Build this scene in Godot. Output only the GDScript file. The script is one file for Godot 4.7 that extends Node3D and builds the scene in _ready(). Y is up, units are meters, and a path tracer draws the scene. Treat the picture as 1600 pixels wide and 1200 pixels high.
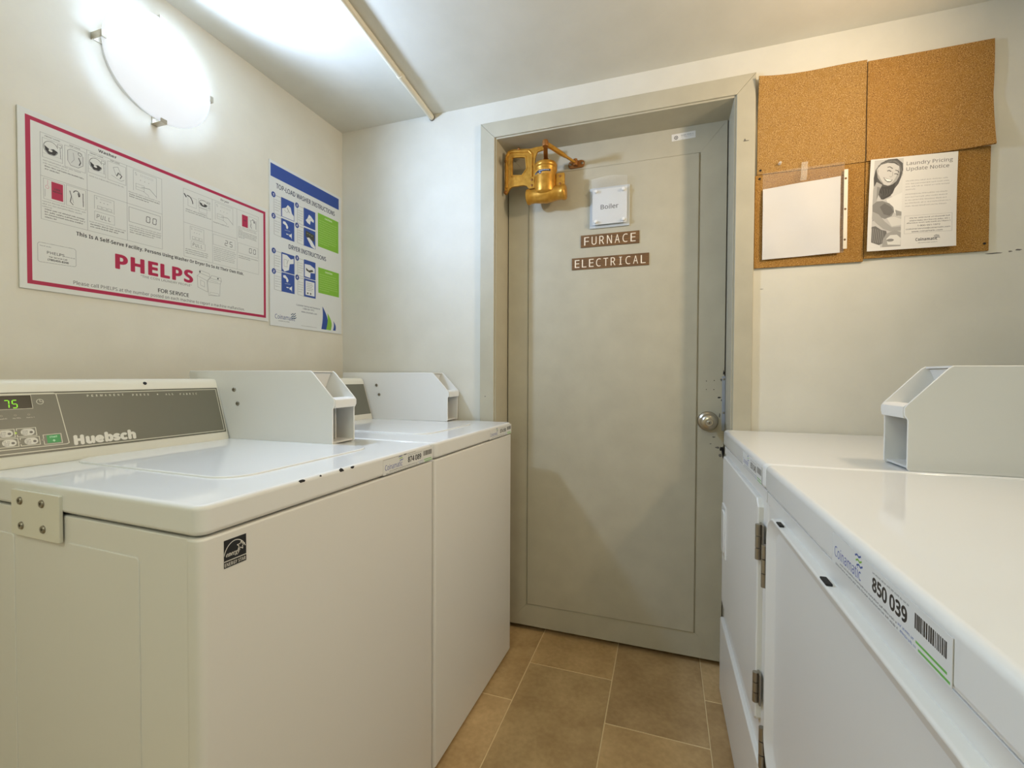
extends Node3D
# A small shared laundry room: two top-load washers on one side, two dryers on the other, a boiler-room door at the end.

var M := {}
var used := {}

# ---------------------------------------------------------------- materials
func c8(r: float, g: float, b: float) -> Color:
	return Color(r / 255.0, g / 255.0, b / 255.0)

func mat(col: Color, rough := 0.5, metal := 0.0, spec := 0.5) -> StandardMaterial3D:
	var m := StandardMaterial3D.new()
	m.albedo_color = col
	m.roughness = rough
	m.metallic = metal
	m.metallic_specular = spec
	return m

func noise_img(size: int, freq: float, sd: int, type := FastNoiseLite.TYPE_SIMPLEX_SMOOTH, oct := 3) -> Image:
	var n := FastNoiseLite.new()
	n.seed = sd
	n.frequency = freq
	n.noise_type = type
	n.fractal_octaves = oct
	return n.get_seamless_image(size, size)

func blend_img(size: int, layers: Array, base: Color) -> Image:
	# base colour plus weighted noise layers: [image, dark colour, light colour, weight]
	var im := Image.create(size, size, false, Image.FORMAT_RGB8)
	for y in size:
		for x in size:
			var c := base
			for l in layers:
				var v: float = l[0].get_pixel(x, y).r
				var t: Color = l[1].lerp(l[2], v)
				c = c.lerp(t, l[3])
			im.set_pixel(x, y, c)
	return im

func tex(im: Image) -> ImageTexture:
	return ImageTexture.create_from_image(im)

func bump_tex(im: Image, strength: float) -> ImageTexture:
	var b: Image = im.duplicate()
	b.convert(Image.FORMAT_RGBA8)
	b.bump_map_to_normal_map(strength)
	return ImageTexture.create_from_image(b)

func make_materials() -> void:
	var peel := noise_img(512, 0.045, 5, FastNoiseLite.TYPE_SIMPLEX_SMOOTH, 3)
	var blot := noise_img(256, 0.012, 8, FastNoiseLite.TYPE_SIMPLEX_SMOOTH, 4)
	var peel_n := bump_tex(peel, 1.6)
	var paint_im := blend_img(256, [[blot, c8(214, 211, 197), c8(223, 220, 207), 0.7]], c8(219, 216, 202))
	var wall := mat(Color.WHITE, 0.5, 0.0, 0.4)
	wall.albedo_texture = tex(paint_im)
	wall.normal_enabled = true
	wall.normal_texture = peel_n
	wall.normal_scale = 0.06
	wall.uv1_triplanar = true
	wall.uv1_world_triplanar = true
	wall.uv1_scale = Vector3(1.7, 1.7, 1.7)
	M.wall = wall
	var ceil_m: StandardMaterial3D = wall.duplicate()
	ceil_m.roughness = 0.8
	M.ceiling = ceil_m
	var door_im := blend_img(256, [[blot, c8(180, 174, 153), c8(192, 186, 164), 0.7]], c8(186, 180, 159))
	var door := mat(Color.WHITE, 0.42, 0.0, 0.45)
	door.albedo_texture = tex(door_im)
	door.normal_enabled = true
	door.normal_texture = peel_n
	door.normal_scale = 0.1
	door.uv1_triplanar = true
	door.uv1_world_triplanar = true
	door.uv1_scale = Vector3(2.3, 2.3, 2.3)
	M.door = door
	M.pipe = mat(c8(222, 213, 188), 0.5)
	M.enamel = mat(c8(230, 231, 228), 0.06, 0.0, 0.5)
	M.enamel_soft = mat(c8(228, 227, 221), 0.3, 0.0, 0.5)
	M.cast_white = mat(c8(232, 232, 228), 0.32, 0.0, 0.5)
	M.bezel = mat(c8(226, 224, 210), 0.4)
	M.dark = mat(c8(20, 20, 20), 0.6)
	M.chip = mat(c8(28, 27, 26), 0.8)
	M.scuff = mat(c8(110, 106, 98), 0.8)
	M.steel = mat(c8(165, 160, 150), 0.32, 0.9)
	M.blue_steel = mat(c8(160, 168, 182), 0.45, 0.5)
	M.screw = mat(c8(150, 145, 130), 0.35, 0.85)
	M.nickel = mat(c8(190, 182, 165), 0.28, 0.95)
	var gold_im := blend_img(256, [[noise_img(256, 0.03, 21), c8(176, 122, 38), c8(214, 162, 66), 0.8]], c8(196, 144, 52))
	var gold := mat(Color.WHITE, 0.36, 0.55, 0.5)
	gold.albedo_texture = tex(gold_im)
	gold.uv1_triplanar = true
	gold.uv1_scale = Vector3(6, 6, 6)
	M.gold = gold
	var gold2 := mat(c8(150, 98, 44), 0.45, 0.45)
	M.gold_dark = gold2
	M.paper = mat(c8(222, 220, 217), 0.7)
	M.board_edge = mat(c8(222, 222, 216), 0.6)
	var plas := mat(Color(0.95, 0.95, 0.94, 0.08), 0.05)
	plas.transparency = BaseMaterial3D.TRANSPARENCY_ALPHA
	M.clear = plas
	var tape := mat(Color(0.9, 0.88, 0.82, 0.3), 0.2)
	tape.transparency = BaseMaterial3D.TRANSPARENCY_ALPHA
	M.tape = tape
	M.strip = mat(c8(228, 220, 200), 0.4)
	M.plate = mat(c8(196, 202, 204), 0.35)
	M.wood_edge = mat(c8(96, 60, 32), 0.5)
	M.hole = mat(c8(120, 92, 60), 0.8)
	var cs := mat(Color(0.93, 0.93, 0.9, 0.45), 0.15)
	cs.transparency = BaseMaterial3D.TRANSPARENCY_ALPHA
	M.clear_solid = cs
	# cork: pressed granules, coarse and fine, with darker bark specks
	var g1 := noise_img(512, 0.075, 31, FastNoiseLite.TYPE_SIMPLEX, 2)
	var g2 := noise_img(512, 0.13, 32, FastNoiseLite.TYPE_SIMPLEX, 2)
	var g3 := noise_img(512, 0.02, 33, FastNoiseLite.TYPE_SIMPLEX_SMOOTH, 4)
	var cork := Image.create(512, 512, false, Image.FORMAT_RGB8)
	for y in 512:
		for x in 512:
			var a := g1.get_pixel(x, y).r
			var b := g2.get_pixel(x, y).r
			var d := g3.get_pixel(x, y).r
			var c := c8(178, 140, 80).lerp(c8(154, 116, 62), clampf((a - 0.3) * 2.0, 0, 1))
			c = c.lerp(c8(216, 180, 126), clampf((b - 0.58) * 4.0, 0, 0.7))
			c = c.lerp(c8(108, 72, 38), clampf((0.33 - a) * 5.0, 0, 0.6))
			c = c.lerp(c8(164, 124, 62), clampf((d - 0.5) * 1.5, 0, 0.4))
			cork.set_pixel(x, y, c)
	var cork_m := mat(Color.WHITE, 0.85, 0.0, 0.3)
	cork_m.albedo_texture = tex(cork)
	cork_m.normal_enabled = true
	cork_m.normal_texture = bump_tex(g2, 3.0)
	cork_m.normal_scale = 0.5
	M.cork = cork_m
	# floor tile: mottled brown porcelain
	var t1 := noise_img(512, 0.006, 41, FastNoiseLite.TYPE_SIMPLEX_SMOOTH, 5)
	var t2 := noise_img(512, 0.05, 42, FastNoiseLite.TYPE_SIMPLEX_SMOOTH, 3)
	var tl := blend_img(512, [[t1, c8(176, 144, 98), c8(224, 192, 142), 0.8], [t2, c8(158, 126, 84), c8(226, 194, 146), 0.26]], c8(200, 167, 118))
	var tt := tex(tl)
	M.tiles = []
	for k in 4:
		var tm := mat([Color(1, 1, 1), Color(0.95, 0.95, 0.94), Color(1.0, 0.99, 0.97), Color(0.92, 0.91, 0.9)][k], 0.45)
		tm.albedo_texture = tt
		tm.uv1_triplanar = true
		tm.uv1_scale = Vector3(1.6, 1.6, 1.6)
		tm.uv1_offset = Vector3(0.37 * k, 0, 0.61 * k)
		M.tiles.append(tm)
	M.grout = mat(c8(232, 208, 160), 0.9)

# ---------------------------------------------------------------- mesh helpers
func begin() -> SurfaceTool:
	var st := SurfaceTool.new()
	st.begin(Mesh.PRIMITIVE_TRIANGLES)
	return st

func tri(st: SurfaceTool, p: Array, n: Array, uv: Array = []) -> void:
	# front side is where the normals point; Godot wants that side clockwise
	var face: Vector3 = (p[1] - p[0]).cross(p[2] - p[0])
	var order := [0, 1, 2] if face.dot(n[0] + n[1] + n[2]) < 0.0 else [0, 2, 1]
	for i in order:
		st.set_normal(n[i])
		st.set_uv(uv[i] if uv.size() else Vector2.ZERO)
		st.add_vertex(p[i])

func quad(st: SurfaceTool, a: Vector3, b: Vector3, c: Vector3, d: Vector3, n: Vector3, uv: Array = [Vector2(0, 1), Vector2(1, 1), Vector2(1, 0), Vector2(0, 0)]) -> void:
	tri(st, [a, b, c], [n, n, n], [uv[0], uv[1], uv[2]])
	tri(st, [a, c, d], [n, n, n], [uv[0], uv[2], uv[3]])

func quadn(st: SurfaceTool, p: Array, n: Array) -> void:
	if (p[0] - p[1]).length() > 1e-7 or (p[2] - p[3]).length() > 1e-7:
		tri(st, [p[0], p[1], p[2]], [n[0], n[1], n[2]])
		tri(st, [p[0], p[2], p[3]], [n[0], n[2], n[3]])

func rbox(st: SurfaceTool, xf: Transform3D, size: Vector3, r: float, seg := 3) -> void:
	# box with rounded edges, centred on xf
	var h := size / 2.0
	r = minf(r, minf(h.x, minf(h.y, h.z)) * 0.999)
	var inner := h - Vector3(r, r, r)
	for ax in 3:
		var u := (ax + 1) % 3
		var v := (ax + 2) % 3
		var ts := []
		for i in seg + 1:
			ts.append(-1.0 - (1.0 - float(i) / seg))
		for i in seg + 1:
			ts.append(1.0 + float(i) / seg)
		for s in [-1.0, 1.0]:
			var pts := []
			var nrm := []
			for i in ts.size():
				for j in ts.size():
					var d := Vector3.ZERO
					var base := Vector3.ZERO
					d[ax] = s
					base[ax] = s * inner[ax]
					for q in [[u, ts[i]], [v, ts[j]]]:
						var t: float = q[1]
						base[q[0]] = signf(t) * inner[q[0]]
						d[q[0]] = signf(t) * tan((absf(t) - 1.0) * PI / 4.0)
					d = d.normalized()
					pts.append(xf * (base + d * r))
					nrm.append((xf.basis * d).normalized())
			var w := ts.size()
			for i in w - 1:
				for j in w - 1:
					var k := [i * w + j, (i + 1) * w + j, (i + 1) * w + j + 1, i * w + j + 1]
					quadn(st, [pts[k[0]], pts[k[1]], pts[k[2]], pts[k[3]]], [nrm[k[0]], nrm[k[1]], nrm[k[2]], nrm[k[3]]])

func at(p: Vector3) -> Transform3D:
	return Transform3D(Basis.IDENTITY, p)

func frame(o: Vector3, x: Vector3, y: Vector3) -> Transform3D:
	x = x.normalized()
	var z := x.cross(y).normalized()
	return Transform3D(Basis(x, z.cross(x).normalized(), z), o)

func rrect(x0: float, y0: float, x1: float, y1: float, r: float, seg := 6) -> PackedVector2Array:
	var p := PackedVector2Array()
	for q in [[x1 - r, y1 - r, 0.0], [x0 + r, y1 - r, 90.0], [x0 + r, y0 + r, 180.0], [x1 - r, y0 + r, 270.0]]:
		for i in seg + 1:
			var a := deg_to_rad(q[2] + 90.0 * i / seg)
			p.append(Vector2(q[0] + r * cos(a), q[1] + r * sin(a)))
	return p

func prism(st: SurfaceTool, xf: Transform3D, poly: PackedVector2Array, z0: float, z1: float, r := 0.0, seg := 3, both := true, wide := 1.0) -> void:
	# polygon in xf's xy plane, extruded along its z, with the end edges rounded by r
	var n := poly.size()
	if Geometry2D.is_polygon_clockwise(poly):
		poly.reverse()
	var en := []
	for i in n:
		var e := poly[(i + 1) % n] - poly[i]
		en.append(Vector2(e.y, -e.x).normalized())
	var miter := []
	var nin := []   # normal at the start and end of each edge
	for i in n:
		var a: Vector2 = en[(i + n - 1) % n]
		var b: Vector2 = en[i]
		var m := (a + b).normalized()
		miter.append(m / maxf(m.dot(b), 0.35))
	for i in n:
		var prev: Vector2 = en[(i + n - 1) % n]
		var nxt: Vector2 = en[(i + 1) % n]
		var here: Vector2 = en[i]
		var s: Vector2 = (prev + here).normalized() if prev.dot(here) > 0.75 else here
		var e: Vector2 = (nxt + here).normalized() if nxt.dot(here) > 0.75 else here
		nin.append([s, e])
	var rings := []  # [inset, z, up part of the normal]
	if r > 0.0:
		if both:
			for k in seg + 1:
				var a := PI / 2.0 * (1.0 - float(k) / seg)
				rings.append([r * (1.0 - cos(a)), z0 + r * (1.0 - sin(a)), -sin(a)])
		else:
			rings.append([0.0, z0, 0.0])
		for k in seg + 1:
			var a := PI / 2.0 * float(k) / seg
			rings.append([r * wide * (1.0 - cos(a)), z1 - r * (1.0 - sin(a)), sin(atan2(sin(a) * wide, cos(a))) if a < PI / 2.0 - 0.001 else 1.0])
	else:
		rings = [[0.0, z0, 0.0], [0.0, z1, 0.0]]
	for k in rings.size() - 1:
		for i in n:
			var j := (i + 1) % n
			var p := []
			var q := []
			for w in [[k, i, 0], [k, j, 1], [k + 1, j, 1], [k + 1, i, 0]]:
				var ring: Array = rings[w[0]]
				var pt: Vector2 = poly[w[1]] - miter[w[1]] * ring[0]
				var d: Vector2 = nin[i][w[2]] * sqrt(maxf(0.0, 1.0 - ring[2] * ring[2]))
				p.append(xf * Vector3(pt.x, pt.y, ring[1]))
				q.append((xf.basis * Vector3(d.x, d.y, ring[2])).normalized())
			quadn(st, p, q)
	for e in [[rings[0], -1.0], [rings[-1], 1.0]]:
		var cap := PackedVector2Array()
		for i in n:
			cap.append(poly[i] - miter[i] * e[0][0])
		var idx := Geometry2D.triangulate_polygon(cap)
		var nn: Vector3 = (xf.basis * Vector3(0, 0, e[1])).normalized()
		for i in range(0, idx.size(), 3):
			var p := []
			for q in 3:
				var pt := cap[idx[i + q]]
				p.append(xf * Vector3(pt.x, pt.y, e[0][1]))
			tri(st, p, [nn, nn, nn])

func pan(st: SurfaceTool, xf: Transform3D, poly: PackedVector2Array, rings: Array) -> void:
	# pressed sheet: the outline of poly carried through rings of [inset, height], closed by a flat face at the last one
	if Geometry2D.is_polygon_clockwise(poly):
		poly.reverse()
	var n := poly.size()
	var out := []
	for i in n:
		var e := poly[(i + 1) % n] - poly[(i + n - 1) % n]
		out.append(Vector2(e.y, -e.x).normalized())
	for k in rings.size() - 1:
		var slope := Vector2(rings[k + 1][1] - rings[k][1], rings[k + 1][0] - rings[k][0]).normalized()
		for i in n:
			var j := (i + 1) % n
			var p := []
			var q := []
			for w in [[k, i], [k, j], [k + 1, j], [k + 1, i]]:
				var pt: Vector2 = poly[w[1]] - out[w[1]] * rings[w[0]][0]
				p.append(xf * Vector3(pt.x, pt.y, rings[w[0]][1]))
				var s := slope
				var other: int = k - 1 if w[0] == k else k + 1
				if other >= 0 and other < rings.size() - 1:
					var t := Vector2(rings[other + 1][1] - rings[other][1], rings[other + 1][0] - rings[other][0]).normalized()
					if t.dot(slope) > 0.5:
						s = (slope + t).normalized()
				q.append((xf.basis * Vector3(out[w[1]].x * s.x, out[w[1]].y * s.x, s.y)).normalized())
			quadn(st, p, q)
	var last: Array = rings[-1]
	var cap := PackedVector2Array()
	for i in n:
		cap.append(poly[i] - out[i] * last[0])
	var idx := Geometry2D.triangulate_polygon(cap)
	var up := (xf.basis * Vector3(0, 0, 1)).normalized()
	for i in range(0, idx.size(), 3):
		var p := []
		for q in 3:
			p.append(xf * Vector3(cap[idx[i + q]].x, cap[idx[i + q]].y, last[1]))
		tri(st, p, [up, up, up])

func lathe(st: SurfaceTool, xf: Transform3D, prof: Array, seg := 32) -> void:
	# profile of Vector2(radius, height) turned about xf's z axis; sharp where neighbours bend over 50 degrees
	var n := prof.size()
	var en := []
	for i in n - 1:
		var e: Vector2 = prof[i + 1] - prof[i]
		en.append(Vector2(e.y, -e.x).normalized())
	for i in n - 1:
		var a: Vector2 = (en[i - 1] + en[i]).normalized() if i > 0 and en[i - 1].dot(en[i]) > 0.64 else en[i]
		var b: Vector2 = (en[i + 1] + en[i]).normalized() if i < n - 2 and en[i + 1].dot(en[i]) > 0.64 else en[i]
		for k in seg:
			var p := []
			var q := []
			for w in [[i, k, a], [i, k + 1, a], [i + 1, k + 1, b], [i + 1, k, b]]:
				var t: float = TAU * w[1] / seg
				var d := Vector3(cos(t), sin(t), 0)
				p.append(xf * (d * prof[w[0]].x + Vector3(0, 0, prof[w[0]].y)))
				q.append((xf.basis * (d * w[2].x + Vector3(0, 0, w[2].y))).normalized())
			if (p[0] - p[1]).length() < 1e-7:
				tri(st, [p[0], p[2], p[3]], [q[0], q[2], q[3]])
			elif (p[2] - p[3]).length() < 1e-7:
				tri(st, [p[0], p[1], p[2]], [q[0], q[1], q[2]])
			else:
				tri(st, [p[0], p[1], p[2]], [q[0], q[1], q[2]])
				tri(st, [p[0], p[2], p[3]], [q[0], q[2], q[3]])

func axis(o: Vector3, d: Vector3) -> Transform3D:
	var z := d.normalized()
	var x := (Vector3.UP if absf(z.y) < 0.9 else Vector3.RIGHT).cross(z).normalized()
	return Transform3D(Basis(x, z.cross(x), z), o)

func rod(st: SurfaceTool, a: Vector3, b: Vector3, r0: float, r1: float, seg := 16) -> void:
	var l := (b - a).length()
	lathe(st, axis(a, b - a), [Vector2(0, 0), Vector2(r0, 0), Vector2(r1, l), Vector2(0, l)], seg)

func sheet(st: SurfaceTool, f: Callable, nx: int, ny: int, th: float, uv0 := Vector2.ZERO, uv1 := Vector2.ONE) -> void:
	# bent sheet of thickness th: f(u, v) gives the middle of the front face
	var p := []
	var nr := []
	for j in ny + 1:
		for i in nx + 1:
			var u := float(i) / nx
			var v := float(j) / ny
			p.append(f.call(u, v))
			var du: Vector3 = f.call(minf(u + 0.01, 1.0), v) - f.call(maxf(u - 0.01, 0.0), v)
			var dv: Vector3 = f.call(u, minf(v + 0.01, 1.0)) - f.call(u, maxf(v - 0.01, 0.0))
			nr.append(du.cross(dv).normalized())
	var w := nx + 1
	for j in ny:
		for i in nx:
			var k := [j * w + i, j * w + i + 1, (j + 1) * w + i + 1, (j + 1) * w + i]
			var uv := []
			for q in k:
				var g := Vector2(float(q % w) / nx, 1.0 - float(q / w) / ny)
				uv.append(uv0 + g * (uv1 - uv0))
			tri(st, [p[k[0]], p[k[1]], p[k[2]]], [nr[k[0]], nr[k[1]], nr[k[2]]], [uv[0], uv[1], uv[2]])
			tri(st, [p[k[0]], p[k[2]], p[k[3]]], [nr[k[0]], nr[k[2]], nr[k[3]]], [uv[0], uv[2], uv[3]])
			if th > 0.0:
				var b := []
				for q in k:
					b.append(p[q] - nr[q] * th)
				tri(st, [b[0], b[1], b[2]], [-nr[k[0]], -nr[k[1]], -nr[k[2]]], [uv[0], uv[1], uv[2]])
				tri(st, [b[0], b[2], b[3]], [-nr[k[0]], -nr[k[2]], -nr[k[3]]], [uv[0], uv[2], uv[3]])
	if th > 0.0:
		var edge := []
		for i in nx: edge.append([i, i + 1, Vector3(0, -1, 0)])
		for i in nx: edge.append([ny * w + i, ny * w + i + 1, Vector3(0, 1, 0)])
		for j in ny: edge.append([j * w, (j + 1) * w, Vector3(-1, 0, 0)])
		for j in ny: edge.append([j * w + nx, (j + 1) * w + nx, Vector3(1, 0, 0)])
		for e in edge:
			var ua := uv0 + Vector2(float(e[0] % w) / nx, 1.0 - float(e[0] / w) / ny) * (uv1 - uv0)
			var ub := uv0 + Vector2(float(e[1] % w) / nx, 1.0 - float(e[1] / w) / ny) * (uv1 - uv0)
			quad(st, p[e[0]], p[e[1]], p[e[1]] - nr[e[1]] * th, p[e[0]] - nr[e[0]] * th, e[2], [ua, ub, ub, ua])

# ---------------------------------------------------------------- scene helpers
func numbered(called: String) -> String:
	if not used.has(called):
		used[called] = 0
		return called
	used[called] += 1
	return "%s_%03d" % [called, used[called]]

func obj(called: String, st: SurfaceTool, m: Material, parent: Node3D = null) -> MeshInstance3D:
	var o := MeshInstance3D.new()
	o.mesh = st.commit()
	o.mesh.surface_set_material(0, m)
	o.name = called if parent else numbered(called)
	(parent if parent else self as Node3D).add_child(o, true)
	return o

func thing(called: String, xf: Transform3D, label: String, category: String, group := "") -> Node3D:
	var o := Node3D.new()
	o.name = numbered(called)
	o.transform = xf
	add_child(o)
	tag(o, label, category, group)
	return o

func tag(o: Node, label: String, category: String, group := "") -> void:
	o.set_meta("label", label)
	o.set_meta("category", category)
	if group:
		o.set_meta("group", group)

func structure(o: Node, label: String, category: String) -> void:
	tag(o, label, category)
	o.set_meta("kind", "structure")

func printed(called: String, w: float, h: float, th: float, face: Material, side: Material, parent: Node3D, xf := Transform3D.IDENTITY) -> MeshInstance3D:
	# a flat board lying against xf's xy plane, lower left corner at its origin, print on +z
	var o := MeshInstance3D.new()
	var a := begin()
	quad(a, Vector3(0, 0, th), Vector3(w, 0, th), Vector3(w, h, th), Vector3(0, h, th), Vector3(0, 0, 1))
	var mesh := a.commit()
	var b := begin()
	quad(b, Vector3(0, 0, 0), Vector3(w, 0, 0), Vector3(w, 0, th), Vector3(0, 0, th), Vector3(0, -1, 0))
	quad(b, Vector3(0, h, 0), Vector3(w, h, 0), Vector3(w, h, th), Vector3(0, h, th), Vector3(0, 1, 0))
	quad(b, Vector3(0, 0, 0), Vector3(0, h, 0), Vector3(0, h, th), Vector3(0, 0, th), Vector3(-1, 0, 0))
	quad(b, Vector3(w, 0, 0), Vector3(w, h, 0), Vector3(w, h, th), Vector3(w, 0, th), Vector3(1, 0, 0))
	quad(b, Vector3(0, 0, 0), Vector3(w, 0, 0), Vector3(w, h, 0), Vector3(0, h, 0), Vector3(0, 0, -1))
	b.commit(mesh)
	mesh.surface_set_material(0, face)
	mesh.surface_set_material(1, side)
	o.mesh = mesh
	o.transform = xf
	o.name = called if parent else numbered(called)
	(parent if parent else self as Node3D).add_child(o, true)
	return o

# ---------------------------------------------------------------- print canvas (flat lettering and graphics)
class Canvas:
	var im: Image
	var k: float
	static var fonts := {}
	func _init(w_mm: float, h_mm: float, px_per_mm: float, bg: Color) -> void:
		k = px_per_mm * 2.0
		im = Image.create(int(round(w_mm * px_per_mm)) * 2, int(round(h_mm * px_per_mm)) * 2, false, Image.FORMAT_RGB8)
		im.fill(bg)
	func span(x0: float, x1: float, y: int, c: Color) -> void:
		var a := int(round(x0))
		var b := int(round(x1))
		if b > a:
			im.fill_rect(Rect2i(a, y, b - a, 1), c)
	func rect(x: float, y: float, w: float, h: float, c: Color) -> void:
		var a := Vector2i(int(round(x * k)), int(round(y * k)))
		im.fill_rect(Rect2i(a, Vector2i(maxi(1, int(round(w * k))), maxi(1, int(round(h * k))))), c)
	func box(x: float, y: float, w: float, h: float, t: float, c: Color) -> void:
		rect(x, y, w, t, c)
		rect(x, y + h - t, w, t, c)
		rect(x, y, t, h, c)
		rect(x + w - t, y, t, h, c)
	func tri_px(a: Vector2, b: Vector2, c: Vector2, col: Color) -> void:
		var lo := int(floor(minf(a.y, minf(b.y, c.y))))
		var hi := int(ceil(maxf(a.y, maxf(b.y, c.y))))
		for y in range(maxi(lo, 0), mini(hi + 1, im.get_height())):
			var yc := y + 0.5
			var x0 := INF
			var x1 := -INF
			for e in [[a, b], [b, c], [c, a]]:
				var p: Vector2 = e[0]
				var q: Vector2 = e[1]
				if (p.y <= yc and q.y > yc) or (q.y <= yc and p.y > yc):
					var x := p.x + (yc - p.y) / (q.y - p.y) * (q.x - p.x)
					x0 = minf(x0, x)
					x1 = maxf(x1, x)
			if x1 > x0:
				span(x0, x1, y, col)
	func poly(pts: Array, c: Color) -> void:
		var p := PackedVector2Array()
		for q in pts:
			p.append(Vector2(q[0], q[1]) * k if q is Array else q * k)
		var idx := Geometry2D.triangulate_polygon(p)
		for i in range(0, idx.size(), 3):
			tri_px(p[idx[i]], p[idx[i + 1]], p[idx[i + 2]], c)
	func line(pts: Array, w: float, c: Color) -> void:
		for i in pts.size() - 1:
			var a := Vector2(pts[i][0], pts[i][1])
			var b := Vector2(pts[i + 1][0], pts[i + 1][1])
			var d := (b - a).normalized() * w / 2.0
			var n := Vector2(-d.y, d.x)
			a -= d * 0.5
			b += d * 0.5
			tri_px((a + n) * k, (b + n) * k, (b - n) * k, c)
			tri_px((a + n) * k, (b - n) * k, (a - n) * k, c)
	func oval(x: float, y: float, rx: float, ry: float, c: Color, seg := 28) -> void:
		var p := []
		for i in seg:
			p.append([x + rx * cos(TAU * i / seg), y + ry * sin(TAU * i / seg)])
		poly(p, c)
	func arc(x: float, y: float, rx: float, ry: float, a0: float, a1: float, w: float, c: Color) -> void:
		var p := []
		for i in 25:
			var a := deg_to_rad(lerpf(a0, a1, i / 24.0))
			p.append([x + rx * cos(a), y - ry * sin(a)])
		line(p, w, c)
	func text(s: String, x: float, base: float, cap: float, c: Color, bold := false, fit := 0.0, anchor := 0.0, family := "Droid Sans", fat := 0.0, lean := 0.0) -> void:
		# cap height in mm on a base line; fit squeezes or stretches to a width; anchor 0 left, 0.5 middle
		var key := family + str(bold)
		if not fonts.has(key):
			var f := SystemFont.new()
			f.font_names = PackedStringArray([family])
			f.font_weight = 700 if bold else 400
			fonts[key] = [f, verts(f, "H")]
		var f: Font = fonts[key][0]
		var h: PackedVector3Array = fonts[key][1]
		var lo := INF
		var hi := -INF
		for p in h:
			lo = minf(lo, p.y)
			hi = maxf(hi, p.y)
		var v := verts(f, s)
		if v.is_empty():
			return
		var x0 := INF
		var x1 := -INF
		for p in v:
			x0 = minf(x0, p.x)
			x1 = maxf(x1, p.x)
		var sy := cap / (hi - lo)
		var sx := sy if fit <= 0.0 else fit / (x1 - x0)
		var left := x - anchor * (x1 - x0) * sx
		var offs := [Vector2.ZERO]
		if fat > 0.0:
			offs = [Vector2(-fat, 0), Vector2(fat, 0), Vector2(0, -fat), Vector2(0, fat)]
		for o in offs:
			for i in range(0, v.size(), 3):
				var q := []
				for j in 3:
					var p := v[i + j]
					q.append(Vector2(left + (p.x - x0) * sx + lean * (p.y - lo) * sy + o.x, base - (p.y - lo) * sy + o.y) * k)
				tri_px(q[0], q[1], q[2], c)
	func spaced(s: String, x: float, base: float, cap: float, c: Color, bold: bool, width: float, squeeze: float) -> void:
		# letters set apart so that the word fills the width; squeeze narrows each letter
		var step := width / (s.length() - 1.0 + 0.75)
		for i in s.length():
			var wide: float = {"I": 0.0, "M": 1.0}.get(s[i], 0.72)
			text(s[i], x + step * (i + 0.375), base, cap, c, bold, cap * wide * squeeze, 0.5)
	static func verts(f: Font, s: String) -> PackedVector3Array:
		var t := TextMesh.new()
		t.font = f
		t.font_size = 48
		t.pixel_size = 0.01
		t.depth = 0.0
		t.curve_step = 2.0
		t.text = s
		var a := t.get_mesh_arrays()
		var out := PackedVector3Array()
		if a.size() == 0 or a[Mesh.ARRAY_VERTEX] == null:
			return out
		var vv: PackedVector3Array = a[Mesh.ARRAY_VERTEX]
		for i in a[Mesh.ARRAY_INDEX]:
			out.append(vv[i])
		return out
	func words(x: float, y: float, w: float, n: int, pitch: float, h: float, c: Color, sd: int, last := 0.6) -> void:
		# lines of print too small to read: letter-sized strokes in word groups
		var rng := RandomNumberGenerator.new()
		rng.seed = sd
		for l in n:
			var end := x + w * (last if l == n - 1 else rng.randf_range(0.88, 1.0))
			var p := x
			while p < end:
				var len := minf(rng.randf_range(2.0, 7.0) * h, end - p)
				var q := p
				while q < p + len:
					var tall := h * (1.35 if rng.randf() < 0.3 else 1.0)
					rect(q, y + l * pitch - tall, h * 0.28, tall, c)
					if rng.randf() < 0.6:
						rect(q, y + l * pitch - (h if rng.randf() < 0.5 else h * 0.25), h * 0.62, h * 0.25, c)
					q += h * 0.8
				p += len + h * 0.9
	func material(rough := 0.5) -> StandardMaterial3D:
		var o: Image = im.duplicate()
		o.resize(im.get_width() / 2, im.get_height() / 2, Image.INTERPOLATE_BILINEAR)
		var m := StandardMaterial3D.new()
		m.albedo_texture = ImageTexture.create_from_image(o)
		m.roughness = rough
		m.texture_repeat = false
		return m

# ---------------------------------------------------------------- the printed things
const INK := Color(0.16, 0.16, 0.17)
const GREY := Color(0.42, 0.43, 0.43)
const MAGENTA := Color(0.66, 0.07, 0.27)
const BLUE := Color(0.16, 0.29, 0.6)
const GREEN := Color(0.5, 0.72, 0.22)

func seven(c: Canvas, s: String, x: float, y: float, w: float, h: float, t: float, col: Color, gap: float, lean := 0.0) -> void:
	# seven-segment characters
	var segs := {"0": "abcdef", "2": "abged", "5": "afgcd", "7": "abc", "P": "abefg", "U": "bcdef", "L": "def"}
	for ch in s:
		if segs.has(ch):
			for g in segs[ch]:
				var q: Array = {"a": [0, 0, 1, 0], "b": [1, 0, 1, 0.5], "c": [1, 0.5, 1, 1], "d": [0, 1, 1, 1], "e": [0, 0.5, 0, 1], "f": [0, 0, 0, 0.5], "g": [0, 0.5, 1, 0.5]}[g]
				var a := Vector2(x + q[0] * w + lean * (1.0 - q[1]) * h, y + q[1] * h)
				var b := Vector2(x + q[2] * w + lean * (1.0 - q[3]) * h, y + q[3] * h)
				var d := (b - a).normalized() * t * 0.6
				c.line([[a.x + d.x, a.y + d.y], [b.x - d.x, b.y - d.y]], t, col)
		x += w + gap

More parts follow.
